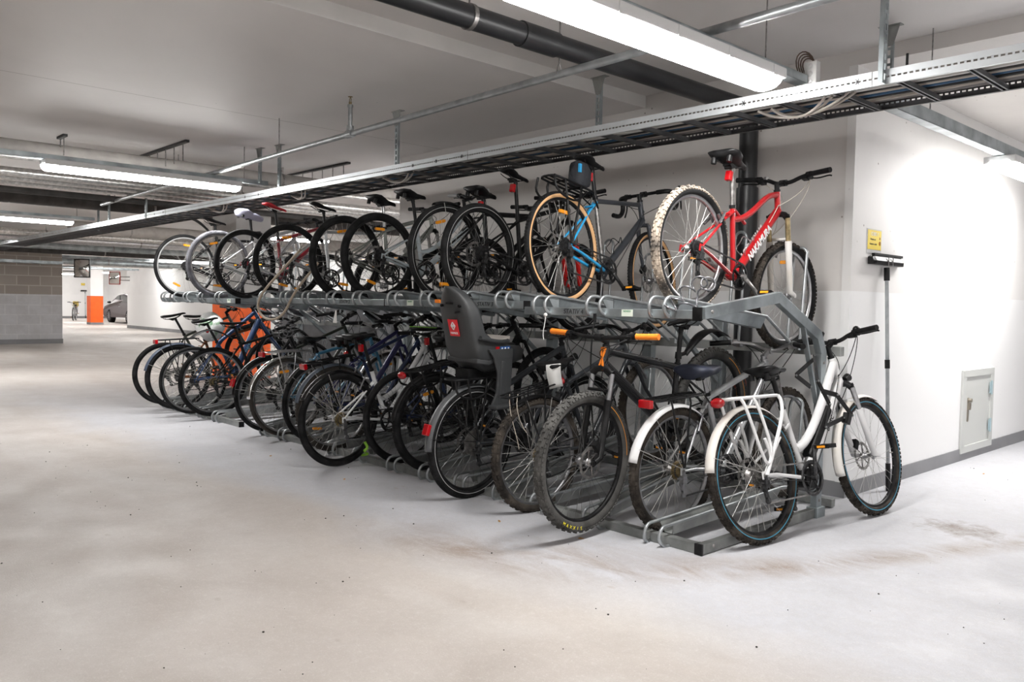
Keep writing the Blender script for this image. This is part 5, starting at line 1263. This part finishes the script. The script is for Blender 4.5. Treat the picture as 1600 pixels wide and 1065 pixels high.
L8, d = low('bike with a white rear frame and a black and chrome rear fender', -5.33, 3.24, -5.40, zr=.003, zf=.06, wb=1.06, R=.352, w=.044, style='step', tube=1.15, col=WPAINT, forkcol=WPAINT, bar='flat', barW=.6, barm=SIL, saddle='comfort', sadh=.64, fend='r', fendm=GLOSS, fenda=150, rim=BLACK, cass=.055, cassm=GOLD, derm=ALU, steer=4, tail='post', post=BLACK, crank=-.1, lean=.8)
b = MB(); b.tube(smooth([d['P'](.2, -.20, -.03), d['P'](.22, -.25, -.045), d['P'](.18, -.27, -.03), d['P'](.24, -.30, -.03), d['P'](.2, -.31, .02)], 2), .011, 6, sy=.4); b.build('reflective_band', mat('lime_band', (.3, .6, .05), .6), L8)
L9, _ = low('dark blue bike with a long grey fender and a square red lamp', -5.80, 3.52, -5.78, zr=.03, zf=.2, wb=1.06, R=.345, w=.046, tread='knob', tyre=BRN, style='diamond', col=NAVY, bar='city', barW=.58, saddle='comfort', sadh=.58, fend='r', fendm=mat('blue_grey_fender', (.09, .11, .14), .4), fenda=160, rack='light', tail='rack', steer=-6)
L9b, _ = low('black bike with a purple blue down tube behind the white framed bike', -6.18, 3.55, -6.18, zr=.03, zf=.06, wb=1.06, R=.345, w=.042, style='mtb', col=paint('violet_blue_paint', (.02, .02, .10)), bar='flat', barW=.6, saddle='comfort', sadh=.52, fend='r', fendm=GLOSS, fenda=150, tail='postoval', reflect=3, steer=8)
L10, _ = low('light blue bike with a chrome rear fender and an orange spoke reflector', -6.66, 3.50, -6.62, zr=.03, zf=.06, wb=1.07, R=.348, w=.038, tyre=BRN, style='diamond', col=BLUE, barm=SIL, bar='city', barW=.56, saddle='comfort', sadh=.54, fend='rf', fendm=CHROME, fenda=178, rack='clip', rackm=SIL, tail='rack', steer=-3, reflect=3, nref=1, cass=.045)
L11, _ = low('black bike with a tall red tail lamp on its fender, behind the blue one', -7.0, 3.56, -6.97, zr=.03, zf=.2, wb=1.06, R=.345, w=.038, style='diamond', col=OLIVE, bar='city', barW=.56, saddle='comfort', sadh=.56, fend='r', fendm=GLOSS, fenda=172, tail='fender', steer=4, rim=ALU)
L12, _ = low('black bike with a plain dark wheel, nearest of the far group', -8.22, 3.50, -8.18, zr=.035, zf=.08, wb=1.06, R=.352, w=.046, tread='trek', style='diamond', col=BLACK, bar='city', barW=.58, saddle='sport', sadh=.62, fend='p', rim=ALU, cass=.05, cassm=GOLD, steer=5, lean=0)
L13, _ = low('navy bike with sky blue lettering and a shiny rim in the far group', -8.55, 3.49, -8.5, zr=.035, zf=.25, wb=1.05, R=.352, w=.036, style='mtb', tube=1.25, col=NAVYB, lettering=('merax', .05, mat('sky_letter', (.3, .6, .85), .4), .5, 1.), bar='flat', barW=.56, saddle='sport', sadh=.60, rim=SIL, steer=-4, tail='postoval', kick=False)
L14, d = low('copper bike with a slate grey fender, wire carrier and small red lamp', -8.93, 3.42, -8.9, zr=.035, zf=.08, wb=1.07, R=.352, w=.042, style='diamond', col=COPPER, bar='flat', barW=.6, saddle='sport', sadh=.68, rack='light', tail='rack', fend='r', fendm=mat('slate_fender', (.07, .09, .13), .35), fenda=165, rim=BLACK, disc=True, steer=4)
L15, _ = low('olive black bike without a carrier, last on the floor at the far end', -9.5, 3.54, -9.45, zr=.035, zf=.25, wb=1.06, R=.352, w=.042, style='diamond', col=OLIVE, bar='flat', barW=.58, saddle='sport', sadh=.66, rim=BLACK, steer=-5)
# distant bicycle on the far floor
FB, _ = make_bike('tiny distant bicycle with a yellow basket by the far white wall', (-47.1, 12.62, 0), (-46.2, 12.25, 0), 0., R=.33, w=.04, wb=.93, style='step', col=SILP, bar='city', saddle='comfort', sadh=.5, rack='light', tail='rack', fend='r')
b = MB(); b.box((-.0, 0, .86), (.3, .24, .26)); b.build('basket', mat('straw_basket', (.6, .45, .12), .8, var=.3), FB, bevel=.01)
b = MB(); b.lathe([(0, -.008), (.05, -.008), (.055, -.004), (.055, .0), (0, .0)], n=28); tag(b.build('round_reflector', mat('dull_red_disc', (.16, .03, .02), .5), None, T(-3.10, 5.062, .715)), 'dull red round disc low on the black drain pipe', 'reflector')
# ---------------------------------------------------------------- cable locks, bag, string
def coil(name, pts, r, turns, cr, m, lab):
    """helical coil along a path"""
    path = smooth(pts, 2); out = []; n = len(path)
    tot = turns*14
    for i in range(tot+1):
        t = i/tot*(n-1); k = min(int(t), n-2); q = path[k].lerp(path[k+1], t-k); d_ = (path[k+1]-path[k]).normalized(); a = V((0, 0, 1)).cross(d_)
        if a.length < .1: a = V((1, 0, 0)).cross(d_)
        a.normalize(); b_ = d_.cross(a); th = 2*pi*turns*i/tot; out.append(q+a*(cr*cos(th))+b_*(cr*sin(th)))
    b = MB(); b.tube(out, r, 6); o = b.build(name, m); tag(o, lab, 'lock'); return o
CLR = mat('clear_cable_sleeve', (.14, .14, .15), .25, .3, coat=.4)
coil('cable_lock', [V((-2.50, 3.40, 1.22)), V((-2.44, 3.43, 1.30)), V((-2.40, 3.55, 1.38)), V((-2.44, 3.70, 1.34)), V((-2.52, 3.5, 1.2))], .005, 7, .03, CLR, 'silvery coiled cable lock around the red bike rear wheel and the rack')
coil('cable_lock', [V((-6.55, 3.38, 1.18)), V((-6.6, 3.36, 1.0)), V((-6.5, 3.38, .92)), V((-6.38, 3.4, 1.0)), V((-6.45, 3.4, 1.2))], .006, 8, .035, CLR, 'bundle of coiled cable hanging below the rack right of the orange column')
b = MB(); b.tube(smooth([(-6.3, 3.42, 1.66), (-6.55, 3.36, 1.47), (-6.85, 3.33, 1.28), (-6.92, 3.33, 1.14), (-6.72, 3.33, 1.05), (-6.45, 3.34, 1.09), (-6.3, 3.36, 1.3), (-6.15, 3.5, 1.55)], 3), .011, 8)
tag(b.build('cable_lock', mat('tan_cable_cover', (.42, .35, .27), .7)), 'thick tan cable lock looping under the upper rack', 'lock')
b = MB(); b.tube(bez((-2.99, 3.40, 1.17), (-2.99, 3.34, .9), (-2.9, 3.30, .6), (-2.95, 3.38, .47), 16), .0045, 6); b.tube([(-2.99, 3.40, 1.14), (-2.99, 3.40, 1.19)], .009, 8)
tag(b.build('hanging_cable', BLACK), 'black cable hanging from the upper rack past the orange grips', 'cable')
b = MB(); b.tube(bez((-3.36, 3.39, 1.18), (-3.35, 3.38, 1.1), (-3.38, 3.38, 1.08), (-3.36, 3.38, 1.03), 8), .0025, 5); b.ball((-3.36, 3.39, 1.175), .012, 8)
tag(b.build('string', mat('white_string', (.75, .75, .73), .9)), 'knotted white string dangling under the word STATIV 4', 'string')
b = MB(); b.add([V((-5.72, 3.41, 1.16)), V((-5.70, 3.41, 1.16)), V((-5.685, 3.405, 1.06)), V((-5.74, 3.40, 1.06))], [(0, 1, 2, 3), (3, 2, 1, 0)], False)
tag(b.build('paper_label', mat('paper', (.8, .8, .78), .8)), 'white paper strip hanging under the third rack', 'tag')
# crumpled shopping bag on the navy bike carrier
b = MB(); rings = []; random.seed(5)
for i in range(13):
    t = pi*i/12; rings.append([V((sin(t)*cos(a)*.17*(1+.18*sin(5*a+i)), sin(t)*sin(a)*.14*(1+.15*cos(4*a+i*1.3)), -cos(t)*.15*(1+.1*sin(3*a)))) for a in [2*pi*j/22 for j in range(22)]])
b.loft(rings, cap=False); o = b.build('shopping_bag', mat('plastic_bag', (.82, .83, .82), .3, col2=(.12, .33, .14), scale=7, coat=.3, bump=1., bscale=14), None, T(-8.85, 3.72, .93)); tag(o, 'crumpled white and green plastic bag behind the far saddles', 'bag')
# folded paper notice on the rear of the upper rack
b = MB(); b.box((0, 0, 0), (.002, .16, .2)); o = b.build('cardboard_sheet', mat('pale_card', (.6, .6, .58), .7), None, T(-6.35, 4.62, 1.70) @ Matrix.Rotation(.8, 4, 'X')); tag(o, 'pale square card standing among the upper bikes at the wall edge', 'card')
print('objects', len(bpy.data.objects), 'meshes', len(bpy.data.meshes))
W = bpy.data.worlds.new('world'); S.world = W; W.use_nodes = True
W.node_tree.nodes['Background'].inputs[0].default_value = (.5, .5, .52, 1); W.node_tree.nodes['Background'].inputs[1].default_value = .0
